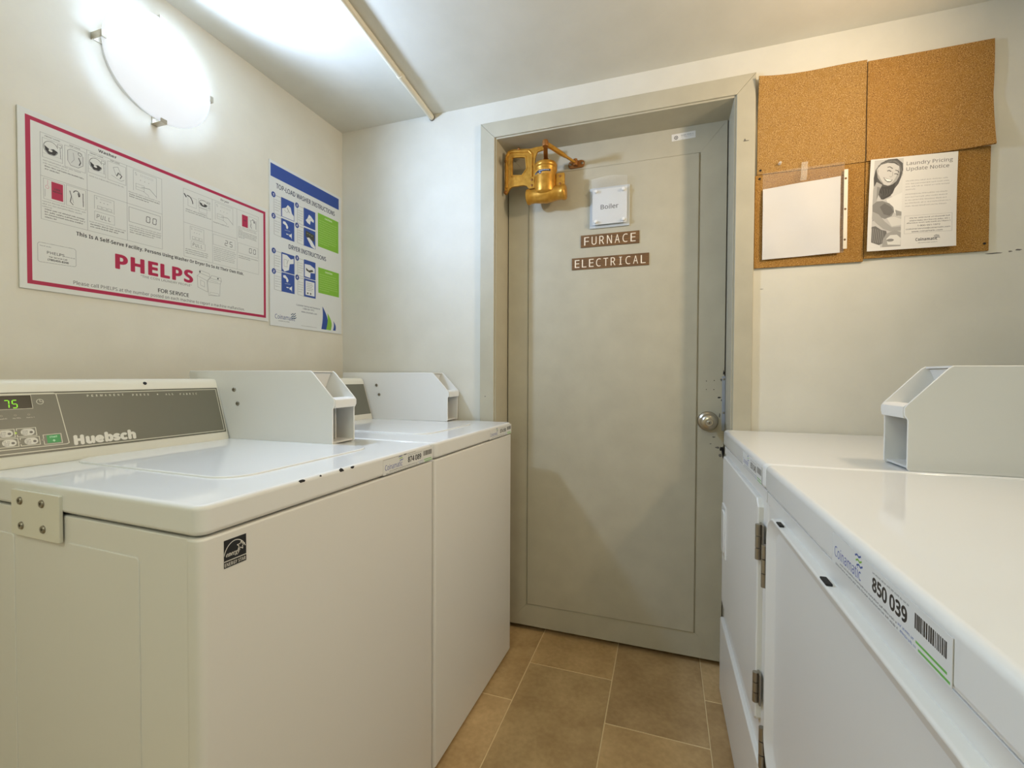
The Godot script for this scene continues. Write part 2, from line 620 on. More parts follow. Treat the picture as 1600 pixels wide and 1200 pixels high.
func washer_front(c: Canvas, x: float, y: float, w: float, h: float) -> void:
	# outline of a front-load machine with its round door open and a hand
	c.box(x, y, w, h, 0.5, GREY)
	c.arc(x + w * 0.42, y + h * 0.42, w * 0.36, h * 0.34, 20, 340, 0.8, INK)
	c.poly([[x + w * 0.1, y + h * 0.36], [x + w * 0.35, y + h * 0.5], [x + w * 0.55, y + h * 0.42], [x + w * 0.76, y + h * 0.5], [x + w * 0.6, y + h * 0.72], [x + w * 0.3, y + h * 0.74], [x + w * 0.14, y + h * 0.58]], INK)
	c.oval(x + w * 0.4, y + h * 0.55, w * 0.1, h * 0.06, c8(215, 216, 212))
	c.box(x + w * 0.74, y + h * 0.08, w * 0.22, h * 0.14, 0.6, INK)
	c.line([[x + w * 0.88, y + h * 0.22], [x + w * 0.9, y + h * 0.8]], 0.9, GREY)
	c.line([[x, y + h * 0.78], [x + w, y + h * 0.78]], 0.4, GREY)

func keypad(c: Canvas, x: float, y: float, w: float, h: float, hand: bool) -> void:
	c.line([[x, y + h], [x, y], [x + w, y], [x + w, y + h * 1.02]], 0.5, GREY)
	seven(c, "5", x + w * 0.08, y + h * 0.1, w * 0.06, h * 0.12, 0.5, GREY, 1.0)
	for i in 4:
		c.box(x + w * (0.3 + 0.15 * i), y + h * 0.12, w * 0.1, h * 0.08, 0.3, GREY)
	for i in 3:
		c.oval(x + w * (0.3 + 0.18 * i), y + h * 0.4, 1.1, 0.8, GREY, 10)
	if hand:
		c.box(x + w * 0.1, y + h * 0.62, w * 0.36, h * 0.28, 0.5, GREY)
		c.line([[x + w * 0.12, y + h * 0.76], [x + w * 0.44, y + h * 0.78]], 0.5, GREY)
		c.line([[x + w * 0.34, y + h * 0.72], [x + w * 0.7, y + h * 0.68], [x + w * 1.0, y + h * 0.95]], 0.7, INK)
		c.line([[x + w * 0.42, y + h * 0.9], [x + w * 0.62, y + h * 1.0], [x + w * 0.66, y + h * 1.08]], 0.6, GREY)
	else:
		for i in 3:
			c.box(x + w * (0.14 + 0.26 * i), y + h * 0.7, w * 0.22, h * 0.18, 0.6, GREY)
		c.line([[x + w * 0.1, y + h * 0.93], [x + w * 0.95, y + h * 0.93]], 0.6, GREY)

func coin_slot(c: Canvas, x: float, y: float, w: float, h: float) -> void:
	c.box(x, y, w, h, 0.5, GREY)
	c.line([[x + w * 0.18, y + h * 0.25], [x + w * 0.26, y + h * 0.5], [x + w * 0.2, y + h * 0.78], [x + w * 0.34, y + h * 0.9]], 1.4, INK)
	c.arc(x + w * 0.52, y + h * 0.34, w * 0.16, h * 0.18, -20, 160, 1.6, INK)
	c.line([[x + w * 0.6, y + h * 0.26], [x + w * 0.64, y + h * 0.42]], 2.0, INK)
	c.line([[x + w * 0.85, y + h * 0.2], [x + w * 0.86, y + h * 0.85]], 1.3, INK)
	c.line([[x + w * 0.3, y + h * 0.55], [x + w * 0.36, y + h * 0.8]], 0.7, GREY)

func sign_phelps() -> StandardMaterial3D:
	var c := Canvas.new(683, 414, 2.0, c8(214, 216, 211))
	c.box(13, 13, 659, 389, 9, MAGENTA)
	# washer table
	c.box(39, 41, 272, 204, 0.5, GREY)
	for x in [130, 220]:
		c.line([[x, 41], [x, 245]], 0.5, GREY)
	for q in [[39, 220], [220, 311]]:
		c.line([[q[0], 143], [q[1], 143]], 0.5, GREY)
	c.text("Washer", 155, 34.5, 7.4, INK, true, 41)
	c.text("FRONT LOAD", 48, 48, 3.0, INK, false, 28)
	c.text("TOP LOAD", 94, 48, 3.0, INK, false, 22)
	c.text("FRONT LOAD", 137, 47, 3.0, INK, false, 28)
	c.text("TOP LOAD", 181, 46, 3.0, INK, false, 22)
	washer_front(c, 43, 52, 38, 46)
	c.box(85, 50, 42, 52, 0.5, GREY)
	c.poly([[91, 60], [97, 55], [115, 56], [122, 64], [122, 86], [112, 95], [97, 95], [91, 85]], c8(205, 207, 203))
	c.line([[91, 60], [97, 55], [115, 56], [122, 64], [122, 86], [112, 95], [97, 95], [91, 85], [91, 60]], 0.8, GREY)
	c.line([[102, 62], [104, 78], [98, 88]], 0.6, GREY)
	c.line([[113, 70], [117, 80], [114, 88]], 1.8, INK)
	c.arc(116, 60, 4, 4, 0, 300, 0.7, INK)
	washer_front(c, 133, 51, 38, 45)
	c.box(175, 48, 43, 49, 0.5, GREY)
	c.line([[188, 60], [199, 55], [206, 72], [194, 78], [188, 60]], 0.7, GREY)
	c.line([[196, 80], [200, 70], [208, 76], [204, 84]], 1.8, INK)
	c.line([[184, 82], [206, 90], [214, 84]], 0.6, GREY)
	keypad(c, 236, 45, 60, 57, true)
	c.words(44, 106, 82, 2, 6.5, 2.2, GREY, 1)
	c.words(47, 119, 78, 2, 6.5, 2.3, INK, 2, 0.35)
	c.words(135, 105, 78, 1, 6, 2.2, GREY, 3, 1.0)
	c.words(224, 111, 82, 1, 6, 2.2, GREY, 4, 1.0)
	c.words(226, 117, 82, 2, 6, 2.3, INK, 5, 0.6)
	c.box(44, 147, 40, 49, 0.5, GREY)
	c.rect(59, 150, 22, 41, MAGENTA)
	c.text("COIN", 70, 168, 4, INK, true, 11, 0.5)
	c.text("PRESSED", 70, 174, 3.5, INK, true, 17, 0.5)
	c.arc(51, 166, 3, 4, 0, 360, 0.6, Color(0.75, 0.4, 0.5))
	c.line([[52, 150], [52, 160]], 0.6, Color(0.75, 0.4, 0.5))
	c.line([[47, 172], [47, 190]], 0.6, GREY)
	coin_slot(c, 87, 146, 40, 50)
	c.words(42, 203, 84, 3, 6.2, 2.2, GREY, 6, 0.2)
	c.words(46, 221, 82, 4, 6.2, 2.3, INK, 7, 0.25)
	keypad(c, 145, 150, 44, 35, false)
	c.box(145, 190, 45, 24, 0.5, GREY)
	seven(c, "PULL", 150, 197, 4.5, 10.5, 0.9, INK, 4.2, 0.08)
	c.words(134, 222, 82, 1, 6, 2.2, GREY, 8, 1.0)
	c.words(136, 228, 78, 2, 6, 2.3, INK, 9, 0.8)
	c.box(224, 151, 82, 41, 0.7, GREY)
	seven(c, "00", 268, 163.5, 9, 16, 1.5, INK, 8, 0.06)
	c.words(224, 203, 84, 1, 6, 2.2, GREY, 10, 1.0)
	c.words(226, 209, 83, 3, 6, 2.2, INK, 11, 0.75)
	# dryer table
	c.box(373, 42, 269, 207, 0.5, GREY)
	for x in [466, 555]:
		c.line([[x, 42], [x, 248]], 0.5, GREY)
	c.line([[373, 145], [555, 145]], 0.5, GREY)
	c.text("Dryer", 496, 35.5, 6.4, INK, false, 30)
	c.line([[376, 58], [382, 66]], 3.4, INK)
	c.arc(387, 82, 15, 22, 5, 100, 2.6, INK)
	c.box(387, 62, 27, 29, 0.5, GREY)
	washer_front(c, 420, 56, 39, 27)
	c.box(422, 84, 26, 14, 0.4, GREY)
	c.words(380, 104, 68, 1, 5, 2.0, INK, 12, 1.0)
	c.words(380, 110, 82, 1, 5, 2.0, INK, 13, 1.0)
	keypad(c, 476, 47, 64, 57, true)
	c.words(469, 115, 56, 1, 5, 2.2, INK, 14, 1.0)
	c.rect(575, 54, 23, 41, MAGENTA)
	c.text("COIN", 586.5, 74, 4, INK, true, 11, 0.5)
	coin_slot(c, 602, 52, 34, 44)
	c.words(560, 101, 76, 3, 5, 2.0, GREY, 15, 0.2)
	c.words(560, 116, 78, 5, 5.2, 2.1, INK, 16, 0.3)
	keypad(c, 393, 151, 44, 43, false)
	c.box(396, 196, 45, 21, 0.5, GREY)
	seven(c, "PULL", 401, 201, 4.5, 10, 0.8, INK, 4.2, 0.08)
	c.words(378, 226, 82, 3, 6, 2.1, INK, 17, 0.85)
	c.box(468, 153, 80, 34, 0.6, GREY)
	seven(c, "25", 510, 163, 9, 16, 1.4, INK, 8, 0.06)
	c.words(470, 196, 80, 8, 6, 2.0, GREY, 18, 0.3)
	c.box(559, 156, 80, 35, 0.6, GREY)
	seven(c, "00", 603, 164, 9, 16, 1.4, INK, 8, 0.06)
	c.words(560, 201, 78, 2, 6, 2.0, INK, 19, 0.6)
	# lower half
	c.text("This Is A Self-Serve Facility. Persons Using Washer Or Dryer Do So At Their Own Risk.", 106, 264.5, 9.6, INK, true, 474)
	c.text("PHELPS", 191, 327, 38, MAGENTA, true, 209, 0.0, "Droid Sans", 0.9)
	c.text("\"THE COIN LAUNDRY PEOPLE\"", 252, 339, 6.4, GREY, false, 144)
	c.text("FOR SERVICE", 298, 372.5, 10.5, INK, false, 89, 0.0, "Droid Sans", 0.25)
	c.text("Please call PHELPS at the number posted on each machine to report a machine malfunction.", 99, 388, 9, c8(84, 86, 86), false, 484)
	c.line([[35, 301], [102, 300], [105, 304], [105, 341], [102, 344], [35, 347], [32, 344], [32, 305], [35, 301]], 0.6, GREY)
	c.text("PHELPS", 49, 325, 6.4, INK, false, 33)
	c.words(36, 309, 22, 1, 5, 1.6, GREY, 20, 1.0)
	c.words(83, 325, 20, 1, 5, 1.4, GREY, 21, 1.0)
	c.text("For Service Call", 53, 333, 3.6, INK, false, 34)
	c.text("(780)455-8200", 50, 340.5, 4.6, INK, true, 40)
	# two machines in outline
	c.line([[414, 300], [416, 336], [448, 346], [446, 310], [414, 300], [424, 290], [458, 297], [446, 310]], 0.7, GREY)
	c.line([[425, 312], [438, 316], [438, 332], [425, 328], [425, 312]], 0.6, GREY)
	c.line([[422, 291], [422, 281], [454, 286], [457, 297]], 0.7, GREY)
	c.oval(423, 286, 2.4, 3, INK, 12)
	c.line([[448, 312], [452, 356], [490, 352], [492, 312], [448, 312], [456, 300], [496, 302], [492, 312]], 0.7, GREY)
	c.line([[458, 298], [462, 290], [494, 292], [496, 302]], 0.7, GREY)
	c.oval(484, 296, 2.6, 2.6, INK, 12)
	c.line([[456, 306], [484, 308]], 0.5, GREY)
	c.box(456, 345, 30, 8, 0.5, GREY)
	return c.material(0.42)

func coinamatic(c: Canvas, x: float, base: float, cap: float, col: Color, mark: bool, w: float) -> void:
	c.text("Coinamatic", x, base, cap, col, false, w)
	if mark:
		for i in 3:
			var y := base - cap * (1.95 - 0.38 * i)
			var q := x + w * (0.8 + 0.03 * i)
			var d := w * 0.19
			c.line([[q, y + cap * 0.1], [q + d * 0.35, y - cap * 0.08], [q + d * 0.65, y + cap * 0.06], [q + d, y - cap * 0.14]], cap * 0.15, [BLUE, GREEN, BLUE][i])

func hand_white(c: Canvas, x: float, y: float, s: float) -> void:
	# a pointing hand and a hand dropping coins, in white on blue
	c.poly([[x, y], [x + 12 * s, y - 2 * s], [x + 24 * s, y + 8 * s], [x + 30 * s, y + 18 * s], [x + 26 * s, y + 28 * s], [x + 18 * s, y + 26 * s], [x + 16 * s, y + 14 * s], [x, y + 10 * s]], c8(222, 225, 226))
	c.line([[x + 10 * s, y + 36 * s], [x + 40 * s, y + 34 * s]], 1.2 * s, c8(222, 225, 226))
	c.poly([[x + 50 * s, y + 40 * s], [x + 44 * s, y + 46 * s], [x + 34 * s, y + 50 * s], [x + 36 * s, y + 58 * s], [x + 46 * s, y + 60 * s], [x + 50 * s, y + 68 * s]], c8(222, 225, 226))
	c.rect(x + 18 * s, y + 49 * s, 13 * s, 4.5 * s, c8(222, 225, 226))

func sign_topload() -> StandardMaterial3D:
	var c := Canvas.new(392, 617, 2.0, c8(216, 220, 220))
	var w := c8(222, 225, 226)
	c.rect(5, 11, 371, 49, BLUE)
	c.text("TOP-LOAD WASHER INSTRUCTIONS", 31, 96, 18, c8(52, 60, 84), false, 318, 0.0, "Droid Sans", 0.5)
	c.text("DRYER INSTRUCTIONS", 90, 309, 17, c8(52, 60, 84), false, 204, 0.0, "Droid Sans", 0.5)
	for i in 8:
		var x := 18 if i % 2 == 0 else 132
		var y: float = [125, 205, 335, 412][int(i / 2)]
		c.line([[x, y], [x + 35, y], [x + 35, y + 72]], 0.8, GREY)
		c.line([[x + 2, y + 6], [x + 2, y + 68], [x + 35, y + 70]], 0.8, GREY)
		c.words(x + 6, y + 18, 27, 5, 9.5, 2.2, GREY, 40 + i, 0.7)
		var bx := x + 36
		c.rect(bx, y - 4, 64, 74, BLUE)
		if i == 0:
			c.poly([[bx + 4, y + 68], [bx + 4, y + 38], [bx + 22, y + 30], [bx + 32, y + 16], [bx + 46, y + 22], [bx + 52, y + 42], [bx + 62, y + 50], [bx + 62, y + 68]], w)
			c.line([[bx + 14, y + 40], [bx + 28, y + 48], [bx + 34, y + 38]], 0.8, GREY)
			c.line([[bx + 28, y + 28], [bx + 40, y + 44]], 2.2, c8(96, 96, 96))
		elif i == 1:
			c.poly([[bx + 10, y + 44], [bx + 20, y + 34], [bx + 28, y + 16], [bx + 40, y + 20], [bx + 56, y + 32], [bx + 54, y + 42], [bx + 38, y + 38], [bx + 34, y + 56], [bx + 20, y + 52]], w)
			c.line([[bx + 22, y + 36], [bx + 38, y + 30]], 0.8, GREY)
		elif i == 2 or i == 6:
			hand_white(c, bx + 8, y + 6, 0.86)
		elif i == 3:
			c.poly([[bx + 10, y + 6], [bx + 58, y + 12], [bx + 58, y + 40], [bx + 10, y + 30]], c8(60, 64, 60))
			c.poly([[bx + 16, y + 34], [bx + 28, y + 30], [bx + 44, y + 40], [bx + 62, y + 60], [bx + 62, y + 70], [bx + 40, y + 64]], w)
			for q in 3:
				c.rect(bx + 16 + q * 12, y + 14 + q * 2, 8, 3, c8(140, 140, 90))
		elif i == 4:
			c.poly([[bx + 4, y + 2], [bx + 26, y + 2], [bx + 46, y + 14], [bx + 60, y + 8], [bx + 60, y + 28], [bx + 40, y + 34], [bx + 36, y + 58], [bx + 14, y + 68], [bx + 4, y + 58]], w)
			c.line([[bx + 26, y + 36], [bx + 34, y + 18]], 1.2, GREY)
			c.box(bx + 12, y + 20, 16, 28, 0.7, GREY)
		elif i == 5:
			c.poly([[bx + 4, y + 14], [bx + 34, y + 12], [bx + 60, y + 22], [bx + 60, y + 42], [bx + 36, y + 44], [bx + 34, y + 66], [bx + 4, y + 64]], w)
			c.poly([[bx + 10, y + 28], [bx + 26, y + 36], [bx + 46, y + 30], [bx + 52, y + 36], [bx + 30, y + 44], [bx + 12, y + 38]], c8(60, 62, 58))
		else:
			c.rect(bx + 8, y + 4, 50, 58, w)
			for q in 5:
				c.rect(bx + 14, y + 12 + q * 7, 30 + (q % 2) * 6, 1.2, GREY)
			c.oval(bx + 20, y + 54, 4, 4, c8(80, 80, 80), 12)
			c.oval(bx + 36, y + 54, 4, 4, c8(80, 80, 80), 12)
		c.oval(x, y, 9.5, 10.5, BLUE)
		c.oval(x, y, 7.6, 8.6, c8(40, 62, 130))
		c.text(["1", "2", "3", "4"][[0, 2, 1, 3][i % 4]] if i < 4 else ["1", "3", "2", "4"][i % 4], x, y + 4.5, 9, Color.WHITE, true, 0, 0.5)
	c.rect(247, 115, 126, 142, GREEN)
	c.rect(248, 345, 128, 108, GREEN)
	c.text("CAUTION", 310, 131, 7, c8(230, 238, 220), true, 44, 0.5)
	c.text("CAUTION", 311, 361, 7, c8(230, 238, 220), true, 44, 0.5)
	c.words(255, 145, 112, 11, 9.6, 2.4, c8(196, 220, 150), 61, 0.5)
	c.words(256, 374, 112, 8, 9.4, 2.4, c8(196, 220, 150), 62, 0.5)
	c.text("Customer Service and Assistance", 127, 525, 6.5, c8(52, 60, 84), false, 130)
	c.text("1-800-561-1972", 161, 536, 6.5, c8(52, 60, 84), false, 62)
	c.text("www.coinamatic.com", 153, 549, 6.5, c8(52, 60, 84), false, 86)
	coinamatic(c, 22, 589, 17, c8(52, 66, 120), false, 98)
	for i in 3:
		c.line([[100 + i * 2, 566 + i * 8], [108 + i * 2, 561 + i * 8], [114 + i * 2, 564 + i * 8], [122 + i * 2, 558 + i * 8]], 3.2, c8(70, 90, 110))
	c.text("LAUNDRY SOLUTIONS", 38, 598, 4, GREY, false, 54)
	c.words(153, 604, 84, 1, 4, 1.8, GREY, 63, 1.0)
	for q in [[265, 606, 272, 508, 302, 550, 298, 606, BLUE], [294, 606, 302, 533, 327, 566, 323, 606, GREEN], [336, 605, 339, 563, 354, 584, 353, 605, BLUE]]:
		var p := []
		for i in 13:
			var t := i / 12.0
			p.append([lerpf(q[0], q[2], t) + sin(t * PI) * 5.0, lerpf(q[1], q[3], t)])
		for i in 13:
			var t := i / 12.0
			p.append([lerpf(q[2], q[6], t) + sin(t * PI) * (q[4] - (q[2] + q[6]) / 2.0), lerpf(q[3], q[7], t)])
		c.poly(p, q[8])
	return c.material(0.4)

func asset_label(number: String, worn: bool) -> StandardMaterial3D:
	# strip on the front lip of each machine: name, number, bar code, two small lines
	var c := Canvas.new(244, 40, 4.0, c8(226, 228, 226))
	coinamatic(c, 8, 29, 13.5, c8(62, 78, 160), true, 76)
	c.text(number, 112, 25, 14, INK, false, 67, 0.0, "Droid Sans", 0.8)
	var rng := RandomNumberGenerator.new()
	rng.seed = number.hash()
	var x := 192.0
	while x < 238.0:
		var w := rng.randf_range(0.8, 2.6)
		c.rect(x, 7, w, 14, c8(46, 44, 42))
		x += w + rng.randf_range(0.5, 1.3)
	c.words(112, 7, 70, 1, 4, 1.6, GREY, 71, 1.0)
	c.words(26, 34.2, 136, 1, 4, 1.8, INK, 72, 1.0)
	c.words(12, 38.8, 152, 1, 4, 1.8, INK, 73, 1.0)
	c.words(164, 33.4, 26, 1, 4, 2.0, BLUE, 74, 1.0)
	c.words(168, 38.6, 26, 1, 4, 2.0, BLUE, 75, 1.0)
	c.rect(194, 31, 44, 2.2, c8(112, 188, 88))
	c.rect(198, 36.4, 44, 2.2, c8(112, 188, 88))
	if worn:
		c.line([[0, 1.5], [60, 0.8], [84, 2.0], [150, 0.6]], 0.8, c8(120, 116, 108))
		c.poly([[88, 0], [98, 3.0], [106, 0]], c8(60, 58, 54))
	return c.material(0.3)

func energy_sticker() -> StandardMaterial3D:
	var c := Canvas.new(36, 41, 8.0, c8(214, 212, 204))
	c.rect(0, 0, 36, 30.5, c8(24, 24, 22))
	c.rect(0, 32, 36, 9, c8(24, 24, 22))
	c.arc(18, 31, 19, 27, 30, 162, 1.3, c8(214, 212, 204))
	var star := []
	for i in 11:
		var a := -PI / 2 + 0.12 + i * PI / 5
		var r := 6.6 if i % 2 == 0 else 3.0
		star.append([27 + r * cos(a), 15 + r * sin(a)])
	c.line(star, 1.2, c8(214, 212, 204))
	c.text("energy", 2.5, 25, 6, c8(214, 212, 204), true, 22, 0.0, "Droid Serif", 0.1, 0.35)
	c.text("ENERGY STAR", 18, 39.4, 5.4, c8(214, 212, 204), true, 34, 0.5)
	return c.material(0.35)

func wood_sign(word: String, w: float, h: float, x: float, fit: float, sd: int) -> StandardMaterial3D:
	var c := Canvas.new(w, h, 5.0, c8(110, 78, 42))
	var rng := RandomNumberGenerator.new()
	rng.seed = sd
	for i in 150:
		var y := rng.randf() * h
		var x0 := rng.randf() * w - 20.0
		var l := rng.randf_range(15, 80)
		var t := rng.randf()
		c.line([[x0, y], [x0 + l * 0.5, y + rng.randf_range(-0.5, 0.5)], [x0 + l, y + rng.randf_range(-0.7, 0.7)]], rng.randf_range(0.3, 1.3), c8(74, 50, 26).lerp(c8(150, 106, 54), t))
	c.spaced(word, x, h * 0.84, h * 0.68, c8(236, 224, 202), false, fit, 0.82)
	return c.material(0.45)

func boiler_print() -> StandardMaterial3D:
	var c := Canvas.new(132, 136, 4.0, c8(222, 224, 222))
	c.text("Boiler", 66, 78, 16.5, c8(58, 58, 60), false, 68, 0.5, "Droid Sans", 0.35)
	return c.material(0.5)

func door_tag() -> StandardMaterial3D:
	var c := Canvas.new(86, 27, 5.0, c8(224, 222, 214))
	c.arc(16, 15, 6, 6, 0, 360, 2.2, INK)
	c.oval(16, 15, 2.4, 2.4, INK)
	c.words(34, 11, 44, 1, 5, 3.0, GREY, 80, 1.0)
	c.words(34, 17, 44, 1, 5, 2.0, c8(150, 150, 146), 81, 1.0)
	c.words(8, 25, 36, 1, 4, 1.6, c8(150, 150, 146), 82, 1.0)
	return c.material(0.5)

func notice_print() -> StandardMaterial3D:
	# black and white notice: picture of a smiling woman leaning over laundry on one side, text on the other
	var c := Canvas.new(216, 280, 3.5, c8(224, 221, 214))
	var g := func(v: float) -> Color: return Color(v, v * 0.99, v * 0.96)
	c.rect(10, 4, 74, 266, g.call(0.76))
	# the outlines below are in a sketch grid 3.5 to 4 times finer than the millimetres of the sheet
	var q := func(pts: Array) -> Array:
		var o := []
		for p in pts:
			o.append([clampf((p[0] - 140.0 + (p[1] - 130.0) * 0.06) * 0.241, 10.0, 84.0), clampf((p[1] - 130.0 + (p[0] - 140.0) * 0.085) * 0.282, 4.0, 270.0)])
		return o
	c.poly(q.call([[420, 330], [500, 300], [500, 560], [400, 560], [330, 500]]), g.call(0.86))
	c.poly(q.call([[300, 560], [500, 480], [500, 700], [420, 740], [330, 640]]), g.call(0.9))
	# hair falling on both sides of the face
	c.poly(q.call([[175, 420], [160, 330], [190, 240], [250, 165], [330, 125], [420, 120], [480, 170], [490, 240], [460, 320], [430, 390], [390, 440], [370, 490], [330, 530], [270, 560], [235, 540], [205, 480]]), g.call(0.3))
	c.poly(q.call([[205, 470], [260, 420], [330, 420], [400, 370], [385, 450], [345, 520], [265, 560], [240, 555], [255, 500]]), g.call(0.2))
	c.poly(q.call([[160, 330], [195, 250], [215, 300], [200, 390], [172, 420]]), g.call(0.24))
	for i in 5:
		c.line(q.call([[215 + i * 26, 200 - i * 12], [300 + i * 30, 140 + i * 2], [400 + i * 14, 140 + i * 14], [450 + i * 6, 210 + i * 18]]), 0.9, g.call(0.46))
	for i in 4:
		c.line(q.call([[250 + i * 30, 440 + i * 4], [262 + i * 26, 490], [258 + i * 14, 545 - i * 8]]), 0.8, g.call(0.36))
	# neck, shoulder
	c.poly(q.call([[200, 370], [260, 400], [235, 450], [215, 520], [190, 600], [150, 640], [140, 470], [170, 430]]), g.call(0.66))
	c.poly(q.call([[205, 420], [240, 430], [215, 520], [196, 560]]), g.call(0.52))
	# face: brow, cheeks, chin
	c.poly(q.call([[205, 270], [215, 220], [250, 185], [320, 165], [390, 170], [440, 200], [452, 250], [440, 310], [412, 360], [370, 395], [320, 410], [275, 398], [238, 360], [212, 320]]), g.call(0.8))
	c.poly(q.call([[440, 215], [452, 250], [440, 310], [412, 360], [370, 395], [335, 408], [380, 360], [415, 300]]), g.call(0.66))
	c.poly(q.call([[205, 270], [225, 300], [250, 350], [280, 398], [240, 365], [212, 325]]), g.call(0.62))
	c.poly(q.call([[200, 235], [214, 225], [224, 250], [216, 285], [204, 270]]), g.call(0.7))
	c.line(q.call([[320, 212], [345, 208], [372, 226]]), 2.0, g.call(0.22))
	c.line(q.call([[402, 244], [425, 250], [438, 268]]), 1.9, g.call(0.26))
	c.line(q.call([[316, 252], [335, 246], [356, 258]]), 2.2, g.call(0.26))
	c.line(q.call([[390, 284], [410, 282], [428, 294]]), 2.1, g.call(0.28))
	c.line(q.call([[372, 260], [372, 300], [352, 318], [338, 310]]), 1.2, g.call(0.58))
	c.poly(q.call([[272, 318], [300, 330], [340, 342], [372, 346], [350, 372], [316, 374], [288, 352]]), g.call(0.46))
	c.poly(q.call([[280, 326], [310, 338], [364, 349], [344, 362], [312, 360]]), g.call(0.96))
	# upper arm, forearm and hand over the laundry
	c.poly(q.call([[150, 620], [200, 580], [260, 575], [330, 600], [372, 640], [380, 690], [350, 740], [280, 770], [200, 740], [150, 800]]), g.call(0.5))
	c.poly(q.call([[230, 640], [280, 600], [350, 640], [372, 690], [330, 735], [270, 720]]), g.call(0.4))
	c.poly(q.call([[150, 690], [215, 720], [280, 800], [350, 860], [440, 850], [470, 870], [440, 895], [330, 905], [260, 880], [190, 820], [140, 770]]), g.call(0.64))
	c.poly(q.call([[300, 760], [380, 745], [450, 770], [470, 830], [350, 850]]), g.call(0.84))
	c.poly(q.call([[390, 670], [460, 690], [475, 730], [400, 735]]), g.call(0.58))
	# basket and cloth at the bottom
	c.poly(q.call([[120, 860], [180, 850], [240, 890], [290, 900], [300, 960], [260, 1030], [200, 1060], [120, 1040]]), g.call(0.4))
	for i in 6:
		c.line(q.call([[130 + i * 24, 870 + i * 6], [150 + i * 22, 1030]]), 1.2, g.call(0.58))
	c.poly(q.call([[250, 1000], [290, 930], [380, 890], [480, 910], [490, 1070], [240, 1080]]), g.call(0.62))
	c.poly(q.call([[290, 985], [330, 945], [400, 940], [440, 975], [430, 1050], [300, 1050]]), g.call(0.86))
	c.oval(58, 250, 9, 4.5, g.call(0.52))
	c.poly(q.call([[110, 1030], [220, 1060], [220, 1090], [100, 1090]]), g.call(0.88))
	# text
	c.text("Laundry Pricing", 92, 27, 10.5, c8(92, 90, 88), false, 112)
	c.text("Update Notice", 92, 44, 10.5, c8(92, 90, 88), false, 104)
	c.words(92, 76, 110, 4, 8.6, 2.6, c8(150, 148, 144), 91, 0.22)
	c.words(92, 116, 112, 5, 9.0, 2.6, c8(150, 148, 144), 92, 0.9)
	c.box(92, 180, 114, 54, 0.5, c8(150, 148, 144))
	c.words(104, 189, 96, 1, 7, 2.6, INK, 93, 1.0)
	c.words(104, 197, 96, 1, 7, 2.6, INK, 94, 1.0)
	c.words(98, 204, 104, 1, 7, 2.6, INK, 95, 1.0)
	c.text("1-800-561-1972", 124, 214, 4.6, INK, false, 54)
	c.text("customerservice@coinamatic.com", 96, 222.5, 4.2, INK, false, 106)
	c.text("www.coinamatic.com", 110, 231, 4.6, INK, false, 74)
	c.text("Coinamatic", 120, 258, 9, INK, true, 52)
	for i in 3:
		c.line([[164 + i, 246 + i * 3.4], [169 + i, 243 + i * 3.4], [176 + i, 245 + i * 3.4]], 1.6, GREY)
	c.words(126, 265, 46, 1, 4, 1.7, INK, 96, 1.0)
	return c.material(0.6)

